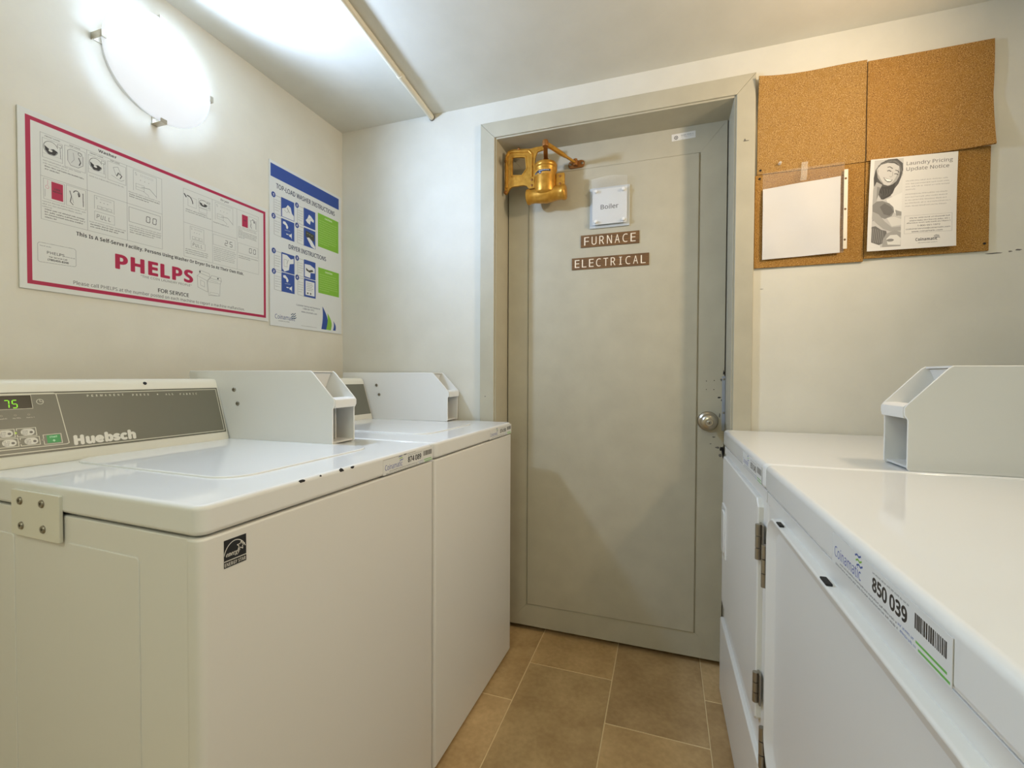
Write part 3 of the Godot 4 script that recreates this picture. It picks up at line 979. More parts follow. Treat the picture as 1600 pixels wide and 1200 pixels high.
func console_print(len: float) -> StandardMaterial3D:
	# grey control panel overlay; x runs from its far end, mirrored so that the trade lettering reads from the aisle
	var c := Canvas.new(len, 128, 3.0, c8(108, 108, 94))
	var lt := c8(206, 204, 186)
	var X := func(u: float) -> float: return len - (u - 7.0)
	var Y := func(v: float) -> float: return 152.0 - v
	c.box(0.6, 0.6, len - 1.2, 126.8, 1.0, c8(74, 74, 62))
	c.box(3.4, 3.6, len - 6.8, 120.8, 1.7, lt)
	c.spaced("PERMANENT", X.call(303), Y.call(138), 4.8, lt, true, 72, 0.95)
	c.spaced("PRESS", X.call(216), Y.call(136.5), 4.8, lt, true, 38, 0.95)
	c.oval(X.call(160), Y.call(138.5), 1.6, 1.8, lt, 12)
	c.spaced("ALL", X.call(143), Y.call(135.5), 4.8, lt, true, 21, 0.95)
	c.spaced("FABRIC", X.call(109), Y.call(134.5), 4.8, lt, true, 46, 0.95)
	c.text("Huebsch", X.call(337), Y.call(33.5), 19.0, c8(214, 212, 200), true, 112, 0.0, "Droid Sans", 1.3, 0.04)
	# controls
	c.line([[X.call(470), Y.call(149)], [X.call(357), Y.call(149)], [X.call(353), Y.call(147)], [X.call(346), Y.call(39)], [X.call(350), Y.call(37)], [X.call(470), Y.call(37)]], 1.5, lt)
	c.rect(X.call(476), Y.call(147), 84, 30, lt)
	c.rect(X.call(475), Y.call(145.6), 82, 27, c8(34, 30, 14))
	c.arc(X.call(380), Y.call(131), 5.2, 5.2, 0, 360, 1.0, lt)
	c.line([[X.call(380), Y.call(135)], [X.call(380), Y.call(131)], [X.call(376), Y.call(131)]], 1.0, lt)
	for i in 4:
		var u := 400.0 + 19.5 * i
		c.arc(X.call(u), Y.call(105), 1.6, 1.4, 0, 360, 0.8, c8(150, 148, 130))
		c.words(X.call(u + 4), Y.call(98), 11, 1, 4, 1.9, lt, 100 + i, 1.0)
	for i in 4:
		var row := i % 2
		var u0: float = [423.0, 420.0][row] + (31.0 if i > 1 else 0.0)
		var v0: float = [78.0, 59.0][row]
		c.box(X.call(u0 - 1.0), Y.call(v0), 29, 17.5, 1.1, lt)
		c.rect(X.call(u0 + 0.5), Y.call(v0 - 5), 3, 8, c8(108, 108, 94))
		var p := []
		for q in rrect(X.call(u0 - 7), Y.call(v0 - 2), X.call(u0 - 27), Y.call(v0 - 15.5), 6.5):
			p.append([q.x, q.y])
		c.poly(p, c8(204, 203, 192))
		c.words(X.call(u0 - 9), Y.call(v0 - 7), 9, 3, 3.2, 1.6, c8(90, 90, 84), 110 + i, 0.8)
		c.oval(X.call(u0 - 22), Y.call(v0 - 9.5), 2.6, 2.4, c8(84, 84, 78), 14)
		c.oval(X.call(u0 + 0.5), Y.call(v0 - 9), 2.2, 2.2, c8(180, 214, 60) if i == 0 else c8(140, 138, 124), 14)
	c.box(X.call(385), Y.call(61), 29, 21, 1.1, lt)
	c.rect(X.call(384), Y.call(54), 3, 8, c8(108, 108, 94))
	c.rect(X.call(379.5), Y.call(59), 21, 16.5, c8(14, 146, 72))
	c.text("START", X.call(369), Y.call(53), 3.6, c8(200, 230, 205), true, 12, 0.5)
	c.poly([[X.call(371.5), Y.call(47)], [X.call(369), Y.call(50)], [X.call(366.5), Y.call(47)], [X.call(369), Y.call(44)]], c8(160, 214, 176))
	c.oval(X.call(385.5), Y.call(50.5), 2.4, 2.4, c8(140, 138, 124), 14)
	return c.material(0.36)

func display_print() -> ImageTexture:
	# lit digits of the washer's price display
	var c := Canvas.new(82, 27, 6.0, c8(8, 14, 2))
	seven(c, "75", 42.0, 9.5, 6.6, 15.5, 1.7, c8(150, 255, 20), 4.8, 0.06)
	var o: Image = c.im.duplicate()
	o.resize(c.im.get_width() / 2, c.im.get_height() / 2, Image.INTERPOLATE_BILINEAR)
	return ImageTexture.create_from_image(o)
# ---------------------------------------------------------------- machines
const W_DIR := Vector3(-0.0266, 0.0, 0.99965)     # along the washers' fronts, towards the viewer
const W_ORG := Vector3(0.8307, 0.0, -0.0113)
const D_DIR := Vector3(0.011, 0.0, 0.99994)
const D_ORG := Vector3(1.6014, 0.0, 0.0195)

func coin_box(parent: Node3D, world: Transform3D, width: float, sy: float, bolts: bool) -> void:
	# money box bolted on top of a machine: origin at its lower front corner, x out, z along the near side
	var xf := parent.transform.affine_inverse() * world
	var holder := begin()
	var P := func(a: Array) -> PackedVector2Array:
		var p := PackedVector2Array()
		for q in a: p.append(Vector2(q[0], q[1] * sy))
		return p
	var side: PackedVector2Array = P.call([[-0.004, 0.0], [0.0, 0.004], [0.0, 0.094], [0.006, 0.104], [0.006, 0.116], [0.002, 0.122], [-0.063, 0.190], [-0.07, 0.194], [-0.496, 0.194], [-0.50, 0.19], [-0.50, 0.0]])
	var t := 0.0045
	prism(holder, xf, side, -t, 0.0, 0.0016, 2)
	prism(holder, xf, side, -width, -width + t, 0.0016, 2)
	var roof: PackedVector2Array = P.call([[-0.07, 0.190], [-0.07, 0.194], [-0.50, 0.194], [-0.50, 0.190]])
	prism(holder, xf, roof, -width + t, -t)
	var back: PackedVector2Array = P.call([[-0.50, 0.0], [-0.496, 0.0], [-0.496, 0.19], [-0.50, 0.19]])
	prism(holder, xf, back, -width + t, -t)
	var floor_p: PackedVector2Array = P.call([[-0.006, 0.003], [-0.004, 0.008], [-0.49, 0.008], [-0.49, 0.003]])
	prism(holder, xf, floor_p, -width + t, -t)
	var inner: PackedVector2Array = P.call([[-0.11, 0.008], [-0.105, 0.008], [-0.105, 0.112], [-0.11, 0.112]])
	prism(holder, xf, inner, -width + t, -t)
	var box := obj("coin_box", holder, M.cast_white, parent)
	var lip := begin()
	var lp: PackedVector2Array = P.call([[-0.008, 0.095], [0.0055, 0.0975], [0.007, 0.106], [0.006, 0.118], [0.0, 0.123], [-0.02, 0.1235], [-0.106, 0.112], [-0.106, 0.104], [-0.012, 0.112], [-0.008, 0.108]])
	prism(lip, xf, lp, -width + t, -t)
	obj("lip", lip, M.cast_white, box)
	var plate := begin()
	var pp: PackedVector2Array = P.call([[-0.075, 0.189], [-0.105, 0.189], [-0.105, 0.112], [-0.098, 0.112], [-0.092, 0.15]])
	prism(plate, xf, pp, -width + t, -t, 0.001, 1)
	var pl := begin()
	rbox(pl, xf * at(Vector3(-0.085, 0.145 * sy, -width * 0.42)), Vector3(0.012, 0.045, 0.012), 0.002)
	obj("mechanism_face", plate, M.cast_white, box)
	obj("coin_guide", pl, M.bezel, box)
	var seam := begin()
	rbox(seam, xf * at(Vector3(-0.07, 0.056 * sy, -width * 0.62)), Vector3(0.07, 0.095 * sy, 0.003), 0.0006, 1)
	obj("divider", seam, M.enamel_soft, box)
	if bolts:
		for q in [[-0.33, 0.141], [-0.317, 0.102]]:
			var b := begin()
			var ax := axis(xf * Vector3(q[0], q[1], 0.0), xf.basis.z)
			lathe(b, ax, [Vector2(0.0, 0.0012), Vector2(0.0022, 0.0012), Vector2(0.0022, 0.003), Vector2(0.005, 0.003), Vector2(0.0062, 0.0015), Vector2(0.0062, -0.001)], 18)
			obj("bolt", b, M.screw, box)

func console(parent: Node3D, world: Transform3D, len: float, shown: bool, sub_hole: bool) -> void:
	# sloped control housing: origin at the lower front edge of one end, x out, z along it
	var xf := parent.transform.affine_inverse() * world
	var st := begin()
	var poly := PackedVector2Array()
	for q in [[0.0, 0.0], [0.002, 0.006], [-0.0465, 0.158], [-0.05, 0.166], [-0.058, 0.171], [-0.11, 0.171], [-0.118, 0.165], [-0.12, 0.155], [-0.12, 0.0]]:
		poly.append(Vector2(q[0], q[1]))
	prism(st, xf, poly, 0.0, len, 0.004, 3)
	var body := obj("console", st, M.bezel, parent)
	var up := Vector3(-0.0485, 0.152, 0.0).normalized()
	var o := Vector3(0.002, 0.006, 0.0)
	var f := frame(o + Vector3(0, 0, len - 0.007) + up * 0.018, Vector3(0, 0, -1), up)
	if shown:
		var face := printed("control_panel", len - 0.014, 0.128, 0.0016, M.console_print, M.dark, body, xf * f)
		face.set_meta("label", "grey control panel with a green price display")
		var g := xf * frame(o + Vector3(0, 0, 0.475) + up * 0.1122, Vector3(0, 0, -1), up)
		if len > 0.48:
			var d := printed("display_screen", 0.082, 0.027, 0.0022, M.display, M.dark, body, g)
			d.set_meta("label", "lit green digits reading 75")
	else:
		printed("control_panel", len - 0.014, 0.128, 0.0016, M.plain_panel, M.dark, body, xf * f)
	if sub_hole:
		var h := begin()
		lathe(h, axis(xf * (Vector3(-0.0475, 0.161, 0.182)), xf.basis * Vector3(0.75, 0.65, 0)), [Vector2(0.0, 0.001), Vector2(0.0036, 0.001), Vector2(0.0042, 0.0), Vector2(0.0042, -0.002)], 16)
		obj("hole_plug", h, M.dark, body)

func washer(label: String, s0: float, s1: float, box_front: Vector3, box_dir: float, box_w: float, con: Vector3, con_len: float, near: bool) -> Node3D:
	var w := s1 - s0
	var yaw := atan2(W_DIR.x, W_DIR.z)
	var out := Vector3(W_DIR.z, 0, -W_DIR.x)
	var root := thing("washing_machine", Transform3D(Basis(Vector3.UP, yaw), W_ORG + W_DIR * (s0 + s1) / 2.0 - out * 0.35), label, "washing machine", "coin-operated top-load washers")
	var hz := w / 2.0
	var flat := Transform3D(Basis(Vector3(1, 0, 0), Vector3(0, 0, -1), Vector3(0, 1, 0)), Vector3.ZERO)   # xy plane laid level, z up
	var st := begin()
	prism(st, flat, rrect(-0.345, -hz + 0.004, 0.33, hz - 0.004, 0.004), 0.02, 0.868, 0.002, 2)
	obj("cabinet", st, M.enamel_soft, root)
	st = begin()
	prism(st, flat, rrect(0.318, -hz + 0.001, 0.35, hz - 0.001, 0.012), 0.012, 0.869, 0.004, 3)
	obj("front_panel", st, M.enamel_soft, root)
	st = begin()
	prism(st, flat, rrect(-0.35, -hz + 0.001, 0.3505, hz - 0.001, 0.02, 8), 0.872, 0.916, 0.008, 4)
	obj("top_deck", st, M.enamel, root)
	st = begin()
	prism(st, flat, rrect(-0.235, -hz + 0.13, 0.245, hz - 0.115, 0.06, 10), 0.9155, 0.9195, 0.0036, 4, false)
	obj("loading_lid", st, M.enamel, root)
	for q in [[-0.3, -0.25], [-0.3, 0.25], [0.3, -0.25], [0.3, 0.25]]:
		st = begin()
		lathe(st, Transform3D(Basis(Vector3.RIGHT, -PI / 2), Vector3(q[0], 0, q[1])), [Vector2(0, 0), Vector2(0.018, 0), Vector2(0.018, 0.008), Vector2(0.008, 0.01), Vector2(0.008, 0.025)], 16)
		obj("foot", st, M.dark, root)
	var tilt := yaw + box_dir
	coin_box(root, Transform3D(Basis(Vector3.UP, tilt), box_front), box_w, 1.0, true)
	console(root, Transform3D(Basis(Vector3.UP, -0.067), con), con_len, near, near)
	var edge := hz
	if near:
		# pressed panes of the side, the security plate with its screws, sticker and chips in the enamel
		for q in [[0.040, 0.220, 0.10, 0.826], [-0.30, -0.115, 0.10, 0.820]]:
			st = begin()
			prism(st, at(Vector3(0, 0, hz - 0.0045)), rrect(q[0], q[2], q[1], q[3], 0.008, 4), 0.0, 0.0024, 0.0016, 3, false)
			obj("pressed_pane", st, M.enamel_soft, root)
		st = begin()
		prism(st, at(Vector3(0, 0, hz - 0.001)), rrect(-0.106, 0.824, 0.034, 0.902, 0.003, 3), 0.0, 0.005, 0.0012, 2, false)
		var sp := obj("security_plate", st, M.bezel, root)
		for q in [[-0.077, 0.884], [-0.013, 0.885], [-0.074, 0.842], [-0.010, 0.843]]:
			st = begin()
			lathe(st, axis(Vector3(q[0], q[1], hz + 0.004), Vector3(0, 0, 1)), [Vector2(0, 0.0008), Vector2(0.0024, 0.0008), Vector2(0.0026, 0.0026), Vector2(0.0056, 0.0026), Vector2(0.0066, 0.0012), Vector2(0.0068, 0)], 18)
			obj("screw", st, M.screw, sp)
		printed("energy_sticker", 0.036, 0.041, 0.0004, energy_sticker(), M.dark, root, frame(Vector3(0.3502, 0.8155, edge - 0.038), Vector3(0, 0, -1), Vector3(0, 1, 0)))
		var rng := RandomNumberGenerator.new()
		rng.seed = 3
		for q in [[0.185, 0.016, 0.006], [0.229, 0.005, 0.004], [0.284, 0.013, 0.008], [0.316, 0.012, 0.005]]:
			st = begin()
			var cp := PackedVector2Array()
			for i in 9:
				var a := TAU * i / 9
				cp.append(Vector2(cos(a) * q[1] * rng.randf_range(0.35, 0.55), sin(a) * q[2] * rng.randf_range(0.35, 0.6)))
			prism(st, frame(Vector3(0.3492, 0.9125, edge - q[0]), Vector3(0, 0, -1), Vector3(-0.6, 0.75, 0)), cp, -0.001, 0.0006)
			obj("enamel_chip", st, M.chip, root)
	var lx := 0.632 if near else 0.015
	var num := "874 089" if near else "874 090"
	printed("asset_label", 0.216 if near else 0.216, 0.036, 0.0005, asset_label(num, near), M.paper, root, frame(Vector3(0.3505, 0.8735, -hz + 0.224), Vector3(0, 0, -1), Vector3(0, 1, 0)))
	return root

func dryer(label: String, s0: float, s1: float, lab_end: float, lab_len: float, number: String, coin: bool, con_a: float, con_b: float, near: bool) -> Node3D:
	# local frame: x into the machine, z towards the viewer, front at x = -0.35
	var w := s1 - s0
	var hz := w / 2.0
	var yaw := atan2(D_DIR.x, D_DIR.z)
	var inward := Vector3(D_DIR.z, 0, -D_DIR.x)
	var root := thing("clothes_dryer", Transform3D(Basis(Vector3.UP, yaw), D_ORG + D_DIR * (s0 + s1) / 2.0 + inward * 0.35), label, "dryer", "coin-operated front-load dryers")
	var flat := Transform3D(Basis(Vector3(1, 0, 0), Vector3(0, 0, -1), Vector3(0, 1, 0)), Vector3.ZERO)
	var st := begin()
	prism(st, flat, rrect(-0.346, -hz + 0.003, 0.35, hz - 0.003, 0.01), 0.02, 0.858, 0.002, 2)
	obj("cabinet", st, M.enamel_soft, root)
	st = begin()
	prism(st, flat, rrect(-0.354, -hz + 0.001, 0.35, hz - 0.001, 0.016, 8), 0.862, 0.917, 0.01, 4)
	obj("top_deck", st, M.enamel, root)
	# the fronts are drawn in a plane: x = along z of the machine (towards the viewer), y up, z out of the front
	var front := Transform3D(Basis(Vector3(0, 0, 1), Vector3(0, 1, 0), Vector3(-1, 0, 0)), Vector3(-0.346, 0, -s0 - hz - D_ORG.z))
	var za := s0 + D_ORG.z
	var zb := s1 + D_ORG.z
	st = begin()
	prism(st, front, rrect(za + 0.002, 0.012, zb - 0.002, 0.268, 0.006, 3), 0.0, 0.011, 0.004, 3, false)
	obj("lower_panel", st, M.enamel_soft, root)
	st = begin()
	prism(st, front, rrect(za + 0.002, 0.836, zb - 0.002, 0.860, 0.003, 3), 0.0, 0.002, 0.001, 2, false)
	obj("front_rail", st, M.enamel_soft, root)
	if not near:
		st = begin()
		var poly := PackedVector2Array()
		for q in [[0.05, 0.338], [0.6, 0.338], [0.612, 0.35], [0.612, 0.815], [0.596, 0.833], [0.056, 0.833], [0.045, 0.822], [0.045, 0.345]]:
			poly.append(Vector2(q[0], q[1]))
		prism(st, front, poly, 0.0, 0.012, 0.004, 3, false)
		var door := obj("door", st, M.enamel_soft, root)
		st = begin()
		prism(st, front, PackedVector2Array([Vector2(0.052, 0.535), Vector2(0.066, 0.515), Vector2(0.145, 0.515), Vector2(0.145, 0.68), Vector2(0.066, 0.68), Vector2(0.052, 0.66)]), 0.010, 0.0165, 0.004, 4, false)
		prism(st, front, rrect(0.09, 0.53, 0.136, 0.665, 0.008, 4), 0.015, 0.0205, 0.003, 3, false)
		obj("handle", st, M.enamel, door)
	else:
		st = begin()
		prism(st, front, rrect(0.700, 0.330, 1.378, 0.850, 0.022, 6), -0.001, 0.0016, 0.0014, 2, false)
		obj("door_surround", st, M.enamel_soft, root)
		st = begin()
		pan(st, front, rrect(0.712, 0.338, 1.368, 0.834, 0.055, 10), [[0.0, 0.0005], [0.0, 0.0125], [0.001, 0.0148], [0.003, 0.0158], [0.0055, 0.015], [0.022, 0.0045], [0.028, 0.003]])
		var door := obj("door", st, M.enamel_soft, root)
		for q in [0.80, 1.035]:
			st = begin()
			rbox(st, front * at(Vector3(q, 0.8355, 0.011)), Vector3(0.024, 0.003, 0.008), 0.001, 1)
			obj("rubber_stop", st, M.dark, root)
	var hinges: Array = [[0.627, 0.705, 0.783], [0.62, 0.389, 0.456]] if not near else [[0.69, 0.672, 0.76], [0.69, 0.30, 0.385]]
	for h in hinges:
		st = begin()
		rbox(st, front * at(Vector3(h[0], (h[1] + h[2]) / 2.0, 0.006)), Vector3(0.028, h[2] - h[1], 0.004), 0.001, 1)
		var hg := obj("hinge", st, M.steel, root)
		for i in 3:
			var seg: float = (h[2] - h[1]) / 3.0
			st = begin()
			rod(st, front * Vector3(h[0], h[1] + seg * i + 0.001, 0.013), front * Vector3(h[0], h[1] + seg * (i + 1) - 0.001, 0.013), 0.006, 0.006, 14)
			obj("knuckle", st, M.steel, hg)
	printed("asset_label", lab_len, 0.038, 0.0005, asset_label(number, false), M.paper, root, root.transform.affine_inverse() * frame(D_ORG + D_DIR * (lab_end - lab_len - D_ORG.z) + Vector3(0, 0.8675, 0) - inward * 0.0045, D_DIR, Vector3.UP))
	if coin:
		coin_box(root, Transform3D(Basis(Vector3.UP, PI + yaw), Vector3(1.853, 0.917, 0.536)), 0.100, 1.06, false)
	console(root, Transform3D(Basis(Vector3.UP, PI + yaw), Vector3(2.20, 0.917, con_b)), con_b - con_a, false, false)
	return root

# ---------------------------------------------------------------- fixtures
func sconce(label: String, where: Vector3, turn: float, col: Color, energy: float, glow: float, spread: float) -> void:
	# round glass dish held to the wall by four clips; local z points out of the wall
	var root := thing("wall_lamp", Transform3D(Basis(Vector3.UP, turn), where), label, "wall lamp", "glass dish wall lamps")
	var st := begin()
	lathe(st, Transform3D.IDENTITY, [Vector2(0, 0.0), Vector2(0.128, 0.0), Vector2(0.128, 0.022), Vector2(0.122, 0.027), Vector2(0, 0.027)], 48)
	obj("wall_plate", st, M.cast_white, root)
	var r := 0.146
	var dep := 0.066
	var prof := []
	var big := (r * r + dep * dep) / (2.0 * dep)
	for i in 19:
		var a := asin(r / big) * (1.0 - i / 18.0)
		prof.append(Vector2(big * sin(a), 0.034 + big * cos(a) - (big - dep)))
	prof[18].x = 0.0
	var ring := [Vector2(r - 0.004, 0.0335), Vector2(r, 0.0325)]
	st = begin()
	lathe(st, Transform3D.IDENTITY, ring + prof, 64)
	# inner face, so that the dish is a shell of glass
	var inn := []
	for p in prof:
		inn.append(Vector2(p.x * (r - 0.004) / r, p.y - 0.004))
	inn.reverse()
	lathe(st, Transform3D.IDENTITY, inn, 64)
	var g := mat(c8(235, 236, 234), 0.2)
	g.emission_enabled = true
	g.emission = col.lerp(Color.WHITE, 0.5)
	g.emission_energy_multiplier = glow
	obj("glass_lamp_shade", st, g, root)
	for k in 4:
		var a := PI / 2 * k
		var d := Vector3(cos(a), sin(a), 0)
		st = begin()
		var f := frame(d * (r + 0.003), Vector3(-d.y, d.x, 0), Vector3(0, 0, 1))
		rbox(st, f * at(Vector3(0, 0.02, 0)), Vector3(0.018, 0.042, 0.003), 0.001, 2)
		rbox(st, f * at(Vector3(0, 0.04, -0.005)), Vector3(0.018, 0.003, 0.013), 0.001, 2)
		rbox(st, f * at(Vector3(0, 0.002, -0.03)), Vector3(0.014, 0.003, 0.06), 0.001, 2)
		obj("clip", st, M.nickel, root)
	var l := SpotLight3D.new()
	l.name = "lamp_bulb_light"
	l.light_color = col
	l.light_energy = energy
	l.light_size = 0.05
	l.spot_range = 8.0
	l.spot_attenuation = 2.0
	l.spot_angle = 89.0
	l.spot_angle_attenuation = spread
	l.shadow_enabled = true
	l.position = Vector3(0, 0, 0.07)
	l.rotation.y = PI
	root.add_child(l)

func ceiling_light(where: Vector3, col: Color, energy: float) -> void:
	# flush square lamp behind the viewer that fills the room
	var root := thing("ceiling_light", at(where), "square white ceiling lamp behind the viewer", "ceiling lamp")
	var st := begin()
	for q in [[-0.305, 0.0, 0.02, 0.63], [0.305, 0.0, 0.02, 0.63]]:
		rbox(st, at(Vector3(q[0], -0.02, q[1])), Vector3(q[2], 0.04, q[3]), 0.003, 2)
		rbox(st, at(Vector3(q[1], -0.02, q[0])), Vector3(q[3], 0.04, q[2]), 0.003, 2)
	obj("frame", st, M.cast_white, root)
	st = begin()
	rbox(st, at(Vector3(0, -0.016, 0)), Vector3(0.6, 0.03, 0.6), 0.004, 2)
	var g := mat(c8(235, 236, 234), 0.4)
	g.emission_enabled = true
	g.emission = col
	g.emission_energy_multiplier = 1.0
	obj("lamp_diffuser", st, g, root)
	var l := AreaLight3D.new()
	l.name = "lamp_panel_light"
	l.area_size = Vector2(0.58, 0.58)
	l.light_color = col
	l.light_energy = energy
	l.area_range = 8.0
	l.area_attenuation = 2.0
	l.shadow_enabled = true
	l.position = Vector3(0, -0.045, 0)
	l.rotation.x = -PI / 2
	root.add_child(l)

func door_closer() -> void:
	var z0 := -0.06
	var root := thing("door_closer", at(Vector3(0.94, 1.88, z0)), "gold-painted door closer with folding arm at the top of the beige door", "door closer")
	var O := -root.position
	# corner bracket with an open window
	var outer := [[0.768, 1.851], [0.776, 1.851], [0.79, 1.872], [0.80, 1.878], [0.85, 1.878], [0.862, 1.874], [0.872, 1.86], [0.9, 1.86], [0.9, 1.9], [0.895, 1.95], [0.90, 1.99], [0.908, 2.005], [0.935, 2.01], [0.935, 2.024], [0.90, 2.024], [0.88, 2.021], [0.83, 2.027], [0.80, 2.030], [0.782, 2.026], [0.771, 2.012], [0.768, 1.99]]
	var hole := [[0.801, 1.994], [0.806, 1.998], [0.850, 1.991], [0.856, 1.986], [0.859, 1.944], [0.854, 1.930], [0.841, 1.921], [0.806, 1.925], [0.801, 1.930]]
	var poly := PackedVector2Array()
	for q in outer: poly.append(Vector2(q[0], q[1]))
	# join the window to the outline with a hair-thin slit at the upper left
	poly.append(Vector2(0.768, 1.9702))
	poly.append(Vector2(0.801, 1.9702))
	for i in hole.size():
		poly.append(Vector2(hole[hole.size() - 1 - i][0], hole[hole.size() - 1 - i][1]) if false else Vector2(hole[i][0], hole[i][1]))
	poly.append(Vector2(0.801, 1.9700))
	poly.append(Vector2(0.768, 1.9700))
	var st := begin()
	prism(st, at(O + Vector3(0, 0, z0)), poly, -0.006, 0.003)
	var br := obj("bracket", st, M.gold, root)
	st = begin()
	var loop := [Vector3(0.776, 1.875, 0), Vector3(0.776, 2.005, 0), Vector3(0.785, 2.018, 0), Vector3(0.80, 2.022, 0), Vector3(0.872, 2.013, 0), Vector3(0.884, 2.0, 0), Vector3(0.884, 1.9, 0)]
	for i in loop.size() - 1:
		rod(st, O + loop[i] + Vector3(0, 0, z0 + 0.002), O + loop[i + 1] + Vector3(0, 0, z0 + 0.002), 0.006, 0.006, 10)
	loop = [Vector3(0.797, 1.92, 0), Vector3(0.797, 2.0, 0), Vector3(0.858, 1.994, 0), Vector3(0.863, 1.944, 0), Vector3(0.842, 1.917, 0), Vector3(0.797, 1.92, 0)]
	for i in loop.size() - 1:
		rod(st, O + loop[i] + Vector3(0, 0, z0 + 0.001), O + loop[i + 1] + Vector3(0, 0, z0 + 0.001), 0.004, 0.004, 8)
	obj("rim", st, M.gold, br)
	for q in [[0.773, 1.985, 0.004], [0.828, 2.026, 0.004], [0.772, 1.858, 0.005]]:
		st = begin()
		lathe(st, axis(O + Vector3(q[0], q[1], z0 + 0.002), Vector3(0, 0, 1)), [Vector2(0, 0.008), Vector2(q[2], 0.007), Vector2(q[2] * 1.5, 0.003), Vector2(q[2] * 1.5, 0)], 14)
		obj("screw", st, M.gold_dark, br)
	# body: upright cylinder on a lying one
	st = begin()
	var upr := [Vector2(0.0, 0.0)]
	for i in 7:
		var a := PI / 2 * i / 6.0
		upr.append(Vector2(0.0445 * sin(a), 0.02 - 0.02 * cos(a)))
	upr += [Vector2(0.0435, 0.06), Vector2(0.0425, 0.098), Vector2(0.0435, 0.104), Vector2(0.0455, 0.107), Vector2(0.0455, 0.116), Vector2(0.0445, 0.1175), Vector2(0.0455, 0.119), Vector2(0.0455, 0.128), Vector2(0.043, 0.133), Vector2(0.0, 0.1345)]
	lathe(st, Transform3D(Basis(Vector3.RIGHT, -PI / 2), O + Vector3(0.942, 1.817, z0)), upr, 40)
	var lie := [Vector2(0, -0.08), Vector2(0.026, -0.08), Vector2(0.0305, -0.077), Vector2(0.0305, -0.068), Vector2(0.0275, -0.064), Vector2(0.0275, -0.045), Vector2(0.031, -0.025), Vector2(0.034, 0.0), Vector2(0.031, 0.025), Vector2(0.0275, 0.045), Vector2(0.0275, 0.064), Vector2(0.030, 0.068), Vector2(0.030, 0.077), Vector2(0.026, 0.081), Vector2(0, 0.081)]
	lathe(st, axis(O + Vector3(0.944, 1.829, z0), Vector3(1, 0.02, 0)), lie, 32)
	var body := obj("body", st, M.gold, root)
	for q in [[0.874, 0.898, 1.858, 1.906], [0.986, 1.02, 1.85, 1.905]]:
		st = begin()
		prism(st, at(O + Vector3(0, 0, z0)), rrect(q[0], q[2], q[1], q[3], 0.004, 3), -0.004, 0.008, 0.0015, 2)
		var ear := obj("mounting_ear", st, M.gold, body)
		for y in [q[2] + 0.013, q[3] - 0.013]:
			st = begin()
			lathe(st, axis(O + Vector3((q[0] + q[1]) / 2.0, y, z0 + 0.0078), Vector3(0, 0, 1)), [Vector2(0, 0.001), Vector2(0.0022, 0.001), Vector2(0.003, 0.0022), Vector2(0.0046, 0.0018), Vector2(0.0052, 0)], 14)
			obj("screw", st, M.gold_dark, ear)
	# emblem plate wrapped on the body
	st = begin()
	var em := func(u: float, v: float) -> Vector3:
		var a := deg_to_rad(lerpf(-68.0, 44.0, u))
		return O + Vector3(0.942 + 0.0442 * sin(a), 1.896 + v * 0.021, z0 + 0.0442 * cos(a))
	sheet(st, em, 16, 2, 0.0)
	obj("emblem", st, M.emblem, body)
	# shaft, main lever towards the viewer, elbow, forearm, foot on the door
	var shaft := Vector3(0.942, 1.951, z0)
	var elbow := Vector3(0.971, 1.972, 0.06)
	var foot := Vector3(1.052, 1.964, -0.112)
	st = begin()
	rod(st, O + shaft, O + shaft + Vector3(0, 0.022, 0), 0.013, 0.011, 8)
	obj("shaft", st, M.gold_dark, root)
	st = begin()
	var la := shaft + Vector3(0, 0.014, 0)
	rbox(st, frame(O + (la + elbow) / 2.0, elbow - la, Vector3.UP), Vector3((elbow - la).length() + 0.012, 0.010, 0.017), 0.003, 2)
	lathe(st, axis(O + elbow - Vector3(0, 0.012, 0), Vector3.UP), [Vector2(0, 0), Vector2(0.011, 0), Vector2(0.0115, 0.004), Vector2(0.0115, 0.018), Vector2(0.009, 0.023), Vector2(0, 0.024)], 18)
	obj("main_arm", st, M.gold_dark, root)
	st = begin()
	var mid := elbow.lerp(foot, 0.55)
	rbox(st, frame(O + (elbow + mid) / 2.0, mid - elbow, Vector3.UP), Vector3((mid - elbow).length(), 0.016, 0.016), 0.006, 3)
	rod(st, O + elbow.lerp(foot, 0.5), O + elbow.lerp(foot, 0.66), 0.009, 0.007, 14)
	rod(st, O + mid, O + foot, 0.0055, 0.0055, 14)
	obj("forearm", st, M.gold, root)
	st = begin()
	prism(st, at(O + Vector3(0, 0, -0.1318)), rrect(1.020, 1.95, 1.086, 1.98, 0.013, 5), 0.0, 0.005, 0.002, 2, false)
	rod(st, O + foot + Vector3(0, -0.012, 0.0), O + foot + Vector3(0, 0.014, 0.0), 0.009, 0.008, 12)
	rbox(st, at(O + Vector3(1.052, 1.965, -0.12)), Vector3(0.018, 0.022, 0.016), 0.003, 2)
	var ft := obj("foot", st, M.gold_dark, root)
	for x in [1.029, 1.077]:
		st = begin()
		lathe(st, axis(O + Vector3(x, 1.966, -0.1272), Vector3(0, 0, 1)), [Vector2(0, 0.003), Vector2(0.004, 0.0025), Vector2(0.006, 0)], 14)
		obj("screw", st, M.screw, ft)

